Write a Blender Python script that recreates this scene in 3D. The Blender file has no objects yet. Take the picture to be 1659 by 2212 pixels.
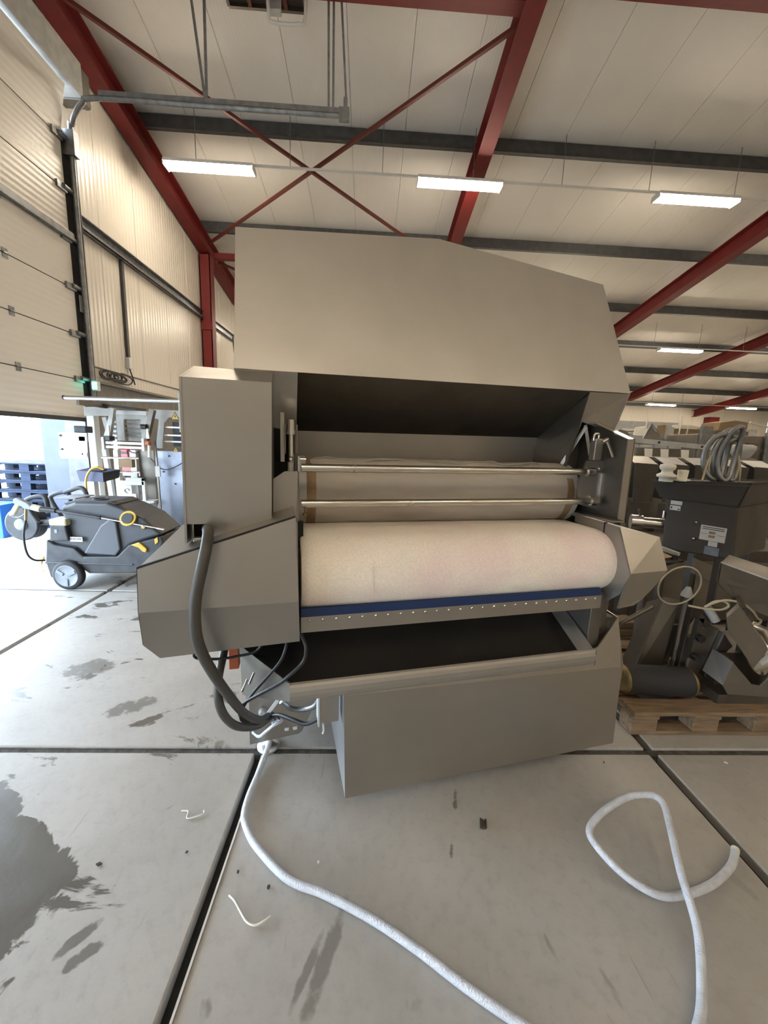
import bpy, bmesh, math, random
from mathutils import Vector, Matrix
random.seed(7)
C = bpy.context.scene.collection
R = math.radians

# ------------------------------------------------------------------ camera, world, exposure
cam_d = bpy.data.cameras.new('camera'); cam = bpy.data.objects.new('camera', cam_d); C.objects.link(cam)
cam_d.sensor_fit = 'VERTICAL'; cam_d.sensor_height = 36.0; cam_d.lens = 36.0*850/2212
cam_d.clip_start = 0.05; cam_d.clip_end = 200
def cam_matrix(pitch, yaw, roll, loc):
    Rz = Matrix(((math.cos(yaw), math.sin(yaw), 0), (-math.sin(yaw), math.cos(yaw), 0), (0, 0, 1)))
    V = Matrix(((1, 0, 0), (0, math.cos(pitch), math.sin(pitch)), (0, -math.sin(pitch), math.cos(pitch))))
    S = Matrix(((1, 0, 0), (0, 0, -1), (0, 1, 0)))
    Q = Matrix(((math.cos(roll), -math.sin(roll), 0), (math.sin(roll), math.cos(roll), 0), (0, 0, 1)))
    W = Q @ S @ V @ Rz
    r, d, f = W[0], W[1], W[2]
    m = Matrix((r, -d, -f)).transposed().to_4x4(); m.translation = loc
    return m
cam.matrix_world = cam_matrix(R(-10.077), R(-2.507), R(2.149), Vector((0, 0, 1.525)))
bpy.context.scene.camera = cam

vs = bpy.context.scene.view_settings
bpy.context.scene.display_settings.display_device = 'sRGB'
vs.view_transform = 'Standard'; vs.look = 'None'; vs.gamma = 1.0; vs.use_curve_mapping = False
vs.exposure = 2.35
LAMP = 19.0
world = bpy.data.worlds.new('overcast_sky'); bpy.context.scene.world = world
world.use_nodes = True
bg = world.node_tree.nodes['Background']
bg.inputs[0].default_value = (0.68, 0.83, 1.0, 1); bg.inputs[1].default_value = 4.8

# portals in the half open door and the unseen added one so that the sky outside is sampled well
for (cy_, cz_, sy_, sz_) in ((3.75, 0.85, 4.9, 1.7), (-2.0, 0.6, 3.9, 1.2)):
    pl = bpy.data.lights.new('door_portal', 'AREA'); pl.shape = 'RECTANGLE'; pl.size = sz_; pl.size_y = sy_
    po = bpy.data.objects.new('door_portal', pl); C.objects.link(po)
    po.location = (-4.62, cy_, cz_); po.rotation_euler = (0, R(-90), 0)
    try: pl.cycles.is_portal = True
    except Exception: pass

# ------------------------------------------------------------------ helpers
def tag(o, label=None, cat=None, group=None, kind=None):
    if label: o['label'] = label
    if cat: o['category'] = cat
    if group: o['group'] = group
    if kind: o['kind'] = kind
    return o
def thing(name, label, cat, loc=(0, 0, 0), rz=0.0, group=None):
    o = bpy.data.objects.new(name, None); C.objects.link(o); o.empty_display_size = 0.1
    o.location = loc; o.rotation_euler = (0, 0, rz)
    return tag(o, label, cat, group)
def frame_from(axis):
    a = Vector(axis).normalized()
    t = Vector((0, 0, 1)) if abs(a.z) < 0.9 else Vector((1, 0, 0))
    u = a.cross(t).normalized(); return a, u, a.cross(u).normalized()
class MB:
    def __init__(s): s.v = []; s.f = []; s.sm = []
    def poly(s, vs, fs, smooth=False):
        n = len(s.v); s.v += [tuple(p) for p in vs]
        for f in fs: s.f.append(tuple(i+n for i in f)); s.sm.append(smooth)
        return s
    def box(s, lo, hi, m=None):
        x0, y0, z0 = lo; x1, y1, z1 = hi
        p = [Vector(q) for q in ((x0,y0,z0),(x1,y0,z0),(x1,y1,z0),(x0,y1,z0),(x0,y0,z1),(x1,y0,z1),(x1,y1,z1),(x0,y1,z1))]
        if m is not None: p = [m @ q for q in p]
        return s.poly(p, ((0,3,2,1),(4,5,6,7),(0,1,5,4),(1,2,6,5),(2,3,7,6),(3,0,4,7)))
    def bar(s, a, b, w, h, up=(0, 0, 1)):
        a = Vector(a); b = Vector(b); d = (b-a); L = d.length; d.normalize()
        u = Vector(up); sd = d.cross(u)
        if sd.length < 1e-4: sd = d.cross(Vector((1, 0, 0)))
        sd.normalize(); u = sd.cross(d)
        q = []
        for e in (a, b):
            for i, j in ((-1,-1),(1,-1),(1,1),(-1,1)): q.append(e+sd*(i*w/2)+u*(j*h/2))
        return s.poly(q, ((0,1,2,3),(7,6,5,4),(0,4,5,1),(1,5,6,2),(2,6,7,3),(3,7,4,0)))
    def prism(s, pts, off):
        n = len(pts); off = Vector(off); a = [Vector(p) for p in pts]; b = [p+off for p in a]
        nrm = Vector((0, 0, 0))
        for i in range(n): nrm += a[i].cross(a[(i+1) % n])
        if nrm.dot(off) > 0: a.reverse(); b.reverse()
        fs = [tuple(range(n)), tuple(range(2*n-1, n-1, -1))]
        for i in range(n): j = (i+1) % n; fs.append((i, i+n, j+n, j))
        return s.poly(a+b, fs)
    def cyl(s, a, b, r0, r1=None, n=20, caps=True):
        r1 = r0 if r1 is None else r1
        a = Vector(a); b = Vector(b); d, u, v = frame_from(b-a)
        ring = [(math.cos(2*math.pi*i/n), math.sin(2*math.pi*i/n)) for i in range(n)]
        p = [a+(u*c+v*t)*r0 for c, t in ring]+[b+(u*c+v*t)*r1 for c, t in ring]
        s.poly(p, [(i, (i+1) % n, n+(i+1) % n, n+i) for i in range(n)], True)
        if caps: s.poly(p, [tuple(range(n-1, -1, -1)), tuple(range(n, 2*n))])
        return s
    def lathe(s, a, axis, prof, n=24):
        a = Vector(a); d, u, v = frame_from(axis); p = []; fs = []
        for h, r in prof:
            for i in range(n): t = 2*math.pi*i/n; p.append(a+d*h+(u*math.cos(t)+v*math.sin(t))*r)
        for k in range(len(prof)-1):
            for i in range(n): j = (i+1) % n; fs.append((k*n+i, k*n+j, (k+1)*n+j, (k+1)*n+i))
        s.poly(p, fs, True)
        m = len(prof)-1
        s.poly(p, [tuple(range(n-1, -1, -1)), tuple(range(m*n, m*n+n))])
        return s
    def tube(s, pts, r, n=10, sub=6, closed=False):
        P = [Vector(p) for p in pts]; path = []
        m = len(P)
        if sub > 1 and m > 2:
            rng = range(m) if closed else range(m-1)
            for i in rng:
                p1, p2 = P[i], P[(i+1) % m]
                p0 = P[i-1] if (i > 0 or closed) else p1*2-p2
                p3 = P[(i+2) % m] if (i+2 < m or closed) else p2*2-p1
                for k in range(sub):
                    t = k/sub
                    path.append(0.5*((2*p1)+(p2-p0)*t+(2*p0-5*p1+4*p2-p3)*t*t+(3*p1-p0-3*p2+p3)*t**3))
            if not closed: path.append(P[-1])
        else: path = P
        L = len(path); q = []; u = None
        for i in range(L):
            if closed: d = path[(i+1) % L]-path[i-1]
            else: d = path[min(i+1, L-1)]-path[max(i-1, 0)]
            d.normalize()
            if u is None: _, u, _ = frame_from(d)
            u = (u-d*u.dot(d)); u.normalize(); v = d.cross(u)
            for k in range(n): t = 2*math.pi*k/n; q.append(path[i]+(u*math.cos(t)+v*math.sin(t))*r)
        fs = []
        for i in range(L if closed else L-1):
            for k in range(n): a = i*n; b = ((i+1) % L)*n; j = (k+1) % n; fs.append((a+k, a+j, b+j, b+k))
        s.poly(q, fs, True)
        if not closed: s.poly(q, [tuple(range(n-1, -1, -1)), tuple(range((L-1)*n, L*n))])
        return s
    def build(s, name, m, parent=None, bevel=0.0, label=None, seg=2):
        me = bpy.data.meshes.new(name); me.from_pydata(s.v, [], s.f); me.update()
        for p, k in zip(me.polygons, s.sm): p.use_smooth = k
        if m is not None: me.materials.append(m)
        o = bpy.data.objects.new(name, me); C.objects.link(o)
        if parent is not None: o.parent = parent
        if bevel:
            b = o.modifiers.new('bevel', 'BEVEL'); b.width = bevel; b.segments = seg; b.limit_method = 'ANGLE'; b.angle_limit = R(25)
        if label: o['label'] = label
        return o
def dup(root, loc=None, rz=None, label=None, group=None):
    r = root.copy(); C.objects.link(r)
    if loc is not None: r.location = loc
    if rz is not None: r.rotation_euler = (0, 0, rz)
    if label: r['label'] = label
    if group: r['group'] = group
    for ch in list(root.children):
        c = ch.copy(); C.objects.link(c); c.parent = r
        for g in list(ch.children):
            d = g.copy(); C.objects.link(d); d.parent = c
    return r

# ------------------------------------------------------------------ materials
def mat(name, col, rough=0.5, metal=0.0, col2=None, scale=6.0, stretch=(1, 1, 1), bump=0.0, bscale=40.0, rvar=0.0, emit=None, estr=0.0, spec=0.5, coat=0.0, trans=0.0):
    m = bpy.data.materials.new(name); m.use_nodes = True
    nt = m.node_tree; N = nt.nodes; L = nt.links; b = N['Principled BSDF']
    b.inputs['Base Color'].default_value = (*col, 1); b.inputs['Roughness'].default_value = rough
    b.inputs['Metallic'].default_value = metal; b.inputs['Specular IOR Level'].default_value = spec
    b.inputs['Coat Weight'].default_value = coat; b.inputs['Transmission Weight'].default_value = trans
    tc = N.new('ShaderNodeTexCoord'); mp = N.new('ShaderNodeMapping'); L.new(tc.outputs['Object'], mp.inputs[0])
    mp.inputs['Scale'].default_value = stretch
    if col2 or rvar:
        n = N.new('ShaderNodeTexNoise'); n.inputs['Scale'].default_value = scale; n.inputs['Detail'].default_value = 5
        L.new(mp.outputs[0], n.inputs['Vector'])
        if col2:
            mx = N.new('ShaderNodeMix'); mx.data_type = 'RGBA'
            rp = N.new('ShaderNodeMapRange'); rp.inputs[1].default_value = 0.35; rp.inputs[2].default_value = 0.65
            L.new(n.outputs[0], rp.inputs[0]); L.new(rp.outputs[0], mx.inputs[0])
            mx.inputs[6].default_value = (*col, 1); mx.inputs[7].default_value = (*col2, 1)
            L.new(mx.outputs[2], b.inputs['Base Color'])
        if rvar:
            rr = N.new('ShaderNodeMapRange'); rr.inputs[1].default_value = 0.3; rr.inputs[2].default_value = 0.7
            rr.inputs[3].default_value = max(0.03, rough-rvar); rr.inputs[4].default_value = min(1, rough+rvar)
            L.new(n.outputs[0], rr.inputs[0]); L.new(rr.outputs[0], b.inputs['Roughness'])
    if bump:
        n2 = N.new('ShaderNodeTexNoise'); n2.inputs['Scale'].default_value = bscale; n2.inputs['Detail'].default_value = 4
        L.new(mp.outputs[0], n2.inputs['Vector'])
        bp = N.new('ShaderNodeBump'); bp.inputs['Strength'].default_value = bump; bp.inputs['Distance'].default_value = 0.01
        L.new(n2.outputs[0], bp.inputs['Height']); L.new(bp.outputs[0], b.inputs['Normal'])
    if emit:
        b.inputs['Emission Color'].default_value = (*emit, 1); b.inputs['Emission Strength'].default_value = estr
    return m
def ribbed(name, col, axis, pitch, strength, rough=0.4, col2=None):
    m = mat(name, col, rough, 0, col2, 1.2)
    nt = m.node_tree; N = nt.nodes; L = nt.links; b = N['Principled BSDF']
    g = N.new('ShaderNodeNewGeometry'); sp = N.new('ShaderNodeSeparateXYZ'); L.new(g.outputs['Position'], sp.inputs[0])
    mu = N.new('ShaderNodeMath'); mu.operation = 'MULTIPLY'; mu.inputs[1].default_value = 2*math.pi/pitch
    L.new(sp.outputs[axis], mu.inputs[0])
    sn = N.new('ShaderNodeMath'); sn.operation = 'SINE'; L.new(mu.outputs[0], sn.inputs[0])
    bp = N.new('ShaderNodeBump'); bp.inputs['Strength'].default_value = strength; bp.inputs['Distance'].default_value = 0.004
    L.new(sn.outputs[0], bp.inputs['Height']); L.new(bp.outputs[0], b.inputs['Normal'])
    return m
M = {}
ST = (0.42, 0.395, 0.355)
M['steel'] = mat('brushed_steel', ST, 0.42, 1, (0.39, 0.367, 0.33), 2.0, (1, 1, 1.5), 0, 120, 0.05)
M['matt'] = mat('matt_steel', (0.40, 0.375, 0.335), 0.62, 0.85, (0.37, 0.345, 0.31), 4)
M['steel_mid'] = mat('mid_steel', (0.25, 0.23, 0.20), 0.5, 0.9, (0.21, 0.193, 0.168), 4, rvar=0.06)  # darker steel tone for loose parts and a few machine plates
M['sheet_grey'] = mat('blue_grey_steel', (0.27, 0.285, 0.33), 0.4, 0.8, (0.17, 0.18, 0.215), 2.2, rvar=0.08)
M['smooth'] = mat('smooth_steel', (0.50, 0.47, 0.43), 0.20, 1, (0.46, 0.43, 0.39), 2.5, rvar=0.05)
M['tray'] = mat('dark_smooth_tray', (0.10, 0.095, 0.09), 0.22, 0.9, (0.085, 0.08, 0.076), 2.5, rvar=0.05)  # dark base colour stands in for the underside mirrored in the steel
M['hopper'] = mat('dark_brown_steel', (0.066, 0.055, 0.044), 0.62, 0.1, (0.052, 0.044, 0.036), 3, rvar=0.06, spec=0.3)
M['steel_v'] = mat('satin_steel', (0.405, 0.382, 0.35), 0.46, 1, (0.37, 0.35, 0.32), 2.2, (1, 1, 1), 0, 1, 0.07)
M['steel_dark'] = mat('dull_steel', (0.20, 0.18, 0.155), 0.5, 0.9, (0.155, 0.14, 0.12), 4, rvar=0.08)  # tone lowered too because the clutter on the right is lit less
M['steel_bright'] = mat('polished_steel', (0.70, 0.67, 0.61), 0.22, 1, (0.6, 0.57, 0.52), 8, rvar=0.06)
M['galv'] = mat('galvanised_steel', (0.26, 0.265, 0.27), 0.45, 0.8, (0.19, 0.195, 0.20), 12, rvar=0.1)
M['purlin'] = mat('purlin_steel', (0.10, 0.10, 0.10), 0.5, 0.5, (0.075, 0.075, 0.078), 8)
M['red'] = mat('red_paint', (0.165, 0.010, 0.009), 0.6, 0, (0.14, 0.009, 0.008), 5)
M['red_dark'] = mat('red_oxide_rod', (0.11, 0.016, 0.010), 0.5)
M['white'] = mat('white_enamel', (0.58, 0.58, 0.56), 0.35)
M['white_old'] = mat('aged_white_paint', (0.46, 0.46, 0.44), 0.45, 0, (0.36, 0.36, 0.345), 9)
M['alu'] = mat('aluminium', (0.58, 0.59, 0.60), 0.35, 0.85, (0.48, 0.49, 0.50), 6)
M['lampglow'] = mat('lamp_diffuser', (0.9, 0.9, 0.85), 0.5, emit=(1.0, 0.86, 0.67), estr=LAMP)
M['black'] = mat('black_rubber', (0.012, 0.012, 0.013), 0.5)
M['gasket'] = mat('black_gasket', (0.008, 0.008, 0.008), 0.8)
M['grey_hose'] = mat('grey_corrugated_hose', (0.065, 0.060, 0.053), 0.5, bump=0.1, bscale=60)
M['blue'] = mat('blue_scraper', (0.007, 0.026, 0.10), 0.45)
M['brown'] = mat('brown_edge', (0.30, 0.21, 0.12), 0.7, 0, (0.20, 0.13, 0.07), 14)
M['concrete_wall'] = mat('plinth_concrete', (0.22, 0.212, 0.197), 0.85, 0, (0.16, 0.154, 0.143), 7, (1, 5, 1), 0.2, 30)
M['orange'] = mat('orange_plastic', (0.40, 0.09, 0.03), 0.5)
M['dirt'] = mat('joint_filler', (0.10, 0.095, 0.088), 0.95, 0, (0.05, 0.047, 0.042), 30, bump=0.6, bscale=90)
M['groove'] = mat('dark_joint', (0.022, 0.018, 0.014), 0.95, 0, (0.012, 0.01, 0.008), 20)
M['edge'] = mat('lit_steel_edge', (0.60, 0.59, 0.57), 0.35, 0.2)
M['wood'] = mat('old_pallet_wood', (0.25, 0.17, 0.10), 0.8, 0, (0.15, 0.10, 0.058), 6, (1, 8, 8), 0.15, 30)
M['wood_pale'] = mat('pale_wood', (0.42, 0.30, 0.18), 0.7, 0, (0.33, 0.23, 0.13), 8, (1, 10, 10))
M['wood_blue'] = mat('blue_painted_wood', (0.006, 0.018, 0.05), 0.8, 0, (0.004, 0.010, 0.028), 7)
M['blue_plastic'] = mat('blue_plastic', (0.02, 0.12, 0.42), 0.4)
M['crate'] = mat('slate_blue_crate', (0.045, 0.052, 0.11), 0.5)
M['red_plastic'] = mat('red_plastic', (0.45, 0.03, 0.03), 0.4)
M['yellow'] = mat('yellow_plastic', (0.55, 0.36, 0.04), 0.4)
M['cream'] = mat('cream_plastic', (0.5, 0.47, 0.3), 0.4)
M['washer'] = mat('dark_grey_plastic', (0.040, 0.043, 0.050), 0.5, 0, (0.052, 0.055, 0.062), 4)
M['washer_base'] = mat('dusty_black_plastic', (0.024, 0.026, 0.030), 0.6, 0, (0.05, 0.052, 0.056), 9)
M['wheel'] = mat('light_grey_hub', (0.20, 0.22, 0.25), 0.5)
M['tyre'] = mat('tyre_rubber', (0.02, 0.02, 0.022), 0.75)
M['cardboard'] = mat('cardboard', (0.28, 0.20, 0.11), 0.85, 0, (0.23, 0.16, 0.09), 5)
M['hdpe'] = mat('white_plastic', (0.66, 0.64, 0.56), 0.4)
M['brass'] = mat('old_brass', (0.33, 0.25, 0.12), 0.5, 0.9, (0.22, 0.17, 0.09), 25)
M['cream_cable'] = mat('cream_cable', (0.42, 0.36, 0.25), 0.5)
M['panel_blue'] = mat('blue_grey_sheet', (0.055, 0.065, 0.095), 0.4, 0.2, (0.042, 0.05, 0.075), 3)
M['green_lit'] = mat('green_button_light', (0.05, 0.6, 0.4), 0.4, emit=(0.1, 1.0, 0.65), estr=1.6)
M['paper'] = mat('printed_label', (0.48, 0.465, 0.43), 0.6)
M['ink'] = mat('black_ink', (0.03, 0.03, 0.03), 0.6)
M['leaf'] = mat('dark_scrap', (0.05, 0.035, 0.025), 0.8)
M['ext'] = mat('outside_concrete', (0.34, 0.33, 0.31), 0.8, 0, (0.27, 0.26, 0.24), 3)
M['roof'] = ribbed('roof_panel_white', (0.80, 0.765, 0.71), 0, 0.05, 0.16, 0.45, (0.77, 0.735, 0.68))
M['wall_y'] = ribbed('wall_panel_cream', (0.58, 0.54, 0.475), 1, 0.10, 0.6, 0.33)
M['wall_x'] = ribbed('wall_panel_far', (0.66, 0.61, 0.53), 0, 0.10, 0.5, 0.4)
M['door'] = ribbed('door_panel_grey', (0.64, 0.60, 0.54), 2, 0.076, 0.22, 0.38)

def felt_mat():
    m = mat('felt', (0.90, 0.84, 0.73), 0.95, 0, (0.86, 0.78, 0.70), 3.2, bump=0.2, bscale=260, spec=0.1)
    nt = m.node_tree; N = nt.nodes; L = nt.links; b = N['Principled BSDF']
    src = b.inputs['Base Color'].links[0].from_socket
    tc = N.new('ShaderNodeTexCoord')
    n = N.new('ShaderNodeTexNoise'); n.inputs['Scale'].default_value = 2.4; n.inputs['Detail'].default_value = 2; L.new(tc.outputs['Object'], n.inputs['Vector'])
    rp = N.new('ShaderNodeMapRange'); rp.inputs[1].default_value = 0.52; rp.inputs[2].default_value = 0.66; L.new(n.outputs[0], rp.inputs[0])
    mx = N.new('ShaderNodeMix'); mx.data_type = 'RGBA'; L.new(rp.outputs[0], mx.inputs[0]); L.new(src, mx.inputs[6]); mx.inputs[7].default_value = (0.84, 0.71, 0.67, 1)
    n3 = N.new('ShaderNodeTexNoise'); n3.inputs['Scale'].default_value = 160; n3.inputs['Detail'].default_value = 2; L.new(tc.outputs['Object'], n3.inputs['Vector'])
    r3 = N.new('ShaderNodeMapRange'); r3.inputs[1].default_value = 0.35; r3.inputs[2].default_value = 0.65; r3.inputs[3].default_value = 0.92; r3.inputs[4].default_value = 1.03; L.new(n3.outputs[0], r3.inputs[0])
    mm = N.new('ShaderNodeMix'); mm.data_type = 'RGBA'; mm.blend_type = 'MULTIPLY'; mm.inputs[0].default_value = 1
    L.new(mx.outputs[2], mm.inputs[6]); L.new(r3.outputs[0], mm.inputs[7]); L.new(mm.outputs[2], b.inputs['Base Color'])
    return m
M['felt'] = felt_mat()
M['mesh'] = mat('drum_cloth', (0.46, 0.42, 0.37), 0.7, 0.15, (0.39, 0.35, 0.30), 2.5, (1, 6, 6), 0.2, 300)
def floor_mat():
    m = bpy.data.materials.new('floor_concrete'); m.use_nodes = True
    nt = m.node_tree; N = nt.nodes; L = nt.links; b = N['Principled BSDF']
    g = N.new('ShaderNodeNewGeometry')
    def noise(sc, det=6, rough=0.6, dist=0.0, stretch=None, rot=0):
        n = N.new('ShaderNodeTexNoise'); n.inputs['Scale'].default_value = sc; n.inputs['Detail'].default_value = det; n.inputs['Roughness'].default_value = rough; n.inputs['Distortion'].default_value = dist
        if stretch:
            mp = N.new('ShaderNodeMapping'); mp.inputs['Scale'].default_value = stretch; mp.inputs['Rotation'].default_value = (0, 0, rot); L.new(g.outputs['Position'], mp.inputs[0]); L.new(mp.outputs[0], n.inputs['Vector'])
        else: L.new(g.outputs['Position'], n.inputs['Vector'])
        return n.outputs[0]
    def rng(s, a, bb, c=0.0, d=1.0):
        r = N.new('ShaderNodeMapRange'); r.inputs[1].default_value = a; r.inputs[2].default_value = bb; r.inputs[3].default_value = c; r.inputs[4].default_value = d; L.new(s, r.inputs[0]); return r.outputs[0]
    def mth(op, a, bb):
        k = N.new('ShaderNodeMath'); k.operation = op
        for i, x in enumerate((a, bb)):
            if isinstance(x, (int, float)): k.inputs[i].default_value = x
            else: L.new(x, k.inputs[i])
        return k.outputs[0]
    def mixc(f, a, bb):
        k = N.new('ShaderNodeMix'); k.data_type = 'RGBA'; L.new(f, k.inputs[0])
        for i, x in ((6, a), (7, bb)):
            if isinstance(x, tuple): k.inputs[i].default_value = (*x, 1)
            else: L.new(x, k.inputs[i])
        return k.outputs[2]
    sp = N.new('ShaderNodeSeparateXYZ'); L.new(g.outputs['Position'], sp.inputs[0])
    X, Y = sp.outputs[0], sp.outputs[1]
    base = mixc(rng(noise(1.6), 0.35, 0.65), (0.395, 0.378, 0.347), (0.318, 0.302, 0.274))
    base = mixc(rng(noise(26, 3), 0.5, 0.75, 0, 0.35), base, (0.25, 0.24, 0.22))
    # wet patches: a puddle region on the left, streaky spots beyond the first joint
    pud = mth('SUBTRACT', mth('SUBTRACT', noise(6.0, 6, 0.55, 0.9), mth('MULTIPLY', mth('ADD', X, 0.93), 2.2)), mth('MULTIPLY', mth('MAXIMUM', mth('SUBTRACT', Y, 1.18), 0.0), 3.5))
    pudf = rng(pud, 0.60, 0.625)
    spots = mth('MULTIPLY', rng(noise(2.1, 6, 0.62, 0.7, (1.0, 2.2, 1), 0.5), 0.595, 0.62), rng(X, -0.55, -0.75))
    streak = mth('MULTIPLY', rng(noise(3.6, 4, 0.5, 0.3, (2.2, 0.8, 1), -0.5), 0.655, 0.69, 0, 0.55), rng(Y, 1.2, 0.95))
    def ell(cx, cy, ang, a, b, ns, lo, hi):
        u = mth('ADD', mth('MULTIPLY', mth('SUBTRACT', X, cx), math.cos(ang)/a), mth('MULTIPLY', mth('SUBTRACT', Y, cy), math.sin(ang)/a))
        v = mth('ADD', mth('MULTIPLY', mth('SUBTRACT', X, cx), -math.sin(ang)/b), mth('MULTIPLY', mth('SUBTRACT', Y, cy), math.cos(ang)/b))
        d = mth('ADD', mth('MULTIPLY', u, u), mth('MULTIPLY', v, v))
        return rng(mth('ADD', d, mth('MULTIPLY', mth('SUBTRACT', ns, 0.5), 3.0)), hi, lo)
    n7 = noise(18, 4)
    smear = mth('MULTIPLY', mth('MAXIMUM', ell(-0.085, 0.925, 1.25, 0.14, 0.022, n7, 0.6, 1.3), ell(-0.135, 0.905, 1.2, 0.09, 0.014, n7, 0.5, 1.2)), 0.6)
    crack = mth('MULTIPLY', mth('MAXIMUM', ell(0.425, 1.47, 1.35, 0.085, 0.012, n7, 0.1, 0.7), ell(0.36, 1.24, 1.35, 0.045, 0.010, n7, 0.1, 0.7)), 0.85)
    drop = mth('MULTIPLY', mth('MAXIMUM', ell(-1.78, 2.42, 0.2, 0.17, 0.12, n7, 0.4, 0.8), ell(-1.30, 2.05, 0.6, 0.16, 0.07, n7, 0.4, 0.8)), 0.75)
    drop2 = mth('MULTIPLY', mth('MAXIMUM', ell(-0.84, 0.99, 0.9, 0.07, 0.022, n7, 0.5, 0.9), ell(-0.80, 0.945, 0.7, 0.05, 0.025, n7, 0.5, 0.9)), 0.8)
    streak = mth('MAXIMUM', mth('MAXIMUM', streak, mth('MAXIMUM', smear, crack)), mth('MAXIMUM', drop, drop2))
    wet = mth('MAXIMUM', mth('MAXIMUM', pudf, spots), streak)
    col = mixc(wet, base, (0.105, 0.096, 0.08))
    # faint scratches
    col = mixc(rng(noise(9, 2, 0.4, 0, (6, 0.5, 1), 0.9), 0.70, 0.76, 0, 0.4), col, (0.2, 0.19, 0.18))
    L.new(col, b.inputs['Base Color'])
    ro = mth('SUBTRACT', rng(noise(3.0, 4), 0.3, 0.7, 0.42, 0.62), mth('MULTIPLY', wet, 0.18))
    L.new(ro, b.inputs['Roughness']); b.inputs['Specular IOR Level'].default_value = 0.5
    bp = N.new('ShaderNodeBump'); bp.inputs['Strength'].default_value = 0.12; bp.inputs['Distance'].default_value = 0.006
    L.new(noise(38, 5), bp.inputs['Height']); L.new(bp.outputs[0], b.inputs['Normal'])
    return m
M['floor'] = floor_mat()
def hose_white():
    m = mat('braided_white_hose', (0.60, 0.62, 0.66), 0.35, 0.0, (0.5, 0.52, 0.56), 30, bump=0.5, bscale=260)
    return m
M['hose_white'] = hose_white()
M['white_rope'] = mat('white_cord', (0.80, 0.80, 0.78), 0.5)

# ------------------------------------------------------------------ setting: floor
XW = -4.5
fl = MB().box((XW, -6.265, -0.10), (25.6, 25.74, -0.045)).build('floor', M['groove']); tag(fl, kind='structure')
GX, GY = 0.022, 0.018
slab_me = MB().box((GX, GY, -0.07), (2.0-GX, 2.0-GY, 0.0)).build('concrete_slab', M['floor'], fl, 0.006)
first = True
for i in range(-2, 13):
    for j in range(-4, 12):
        if first: o = slab_me; first = False
        else: o = slab_me.copy(); C.objects.link(o); o.parent = fl
        o.location = (-0.495+2.0*i, 1.735+2.0*j, random.uniform(-0.002, 0.0))
for j in range(-1, 3):
    MB().box((XW, 1.735+2*j-GY, -0.045), (25.5, 1.735+2*j+GY, -0.012)).build('joint_filler', M['dirt'], fl)
e = MB().box((-0.495+GX-0.006, -0.26, -0.03), (-0.495+GX+0.001, 1.70, 0.002)).build('slab_edge_strip', M['edge'], fl)  # pale colour stands in for the door light caught by this steel edge
e['label'] = 'steel edge strip along the slab joint, coloured pale for its shine'
out = MB().box((-30, -12, -0.12), (XW, 32, -0.02)).build('trim_1', M['ext']); tag(out, kind='structure')

# ------------------------------------------------------------------ setting: walls
T = math.tan(R(9.494)); ZB0 = 7.979                       # underside of the rafters: z = ZB0 - T*y
def zb(y): return ZB0-T*y
YN, YF, XR = -6.0, 24.9, 25.5
wl = MB().box((XW-0.15, 6.19, -0.02), (XW, YF, 2.32)).build('wall_left', M['concrete_wall']); tag(wl, kind='structure')
def wall_panel(y0, y1, z0, par, top=True):
    g = 0.006
    MB().prism([(XW, y0+g, z0), (XW, y1-g, z0), (XW, y1-g, zb(y1)+0.70), (XW, y0+g, zb(y0)+0.70)], (-0.08, 0, 0)).build('cladding_panel', M['wall_y'], par)
y = 6.25
while y < YF-0.05:
    wall_panel(y, min(y+1.05, YF), 2.55, wl); y += 1.05
MB().box((XW-0.14, 6.25, 2.32), (XW+0.0, YF, 2.55)).build('plinth_recess', M['wall_y'], wl)
MB().box((XW-0.01, 6.25, 2.545), (XW+0.015, YF, 2.565)).build('drip_rail', M['purlin'], wl)
MB().box((XW-0.1, 6.35, 2.30), (XW+0.05, YF, 2.34)).build('plinth_ledge', M['concrete_wall'], wl)
y = YN
while y < 1.3: wall_panel(y, min(y+1.05, 1.35), 0.0 if (y < -4.1 or y > 0.2) else 5.2, wl); y += 1.05
for k in range(5):                                        # above the door
    y0 = 1.35+k*0.98; wall_panel(y0, y0+0.98, 6.0, wl)
wf = MB().box((XW, YF, -0.02), (XR, YF+0.15, 1.2)).box((XW, YF+0.07, 1.2), (XR, YF+0.15, zb(YF)+0.70)).build('wall_far', M['concrete_wall']); tag(wf, kind='structure')
for i in range(30):
    MB().box((XW+i+0.006, YF, 1.2), (XW+i+0.994, YF+0.08, zb(YF)+0.70)).build('cladding_panel', M['wall_x'], wf)
wr = MB().prism([(XR, YN, 0), (XR, YF, 0), (XR, YF, zb(YF)+0.70), (XR, YN, zb(YN)+0.70)], (0.1, 0, 0)).build('wall_right', M['wall_y']); tag(wr, kind='structure')
wb = MB().box((XW, YN-0.1, 0), (XR, YN, zb(YN)+0.70)).build('wall_back', M['wall_x']); tag(wb, kind='structure')

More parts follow.
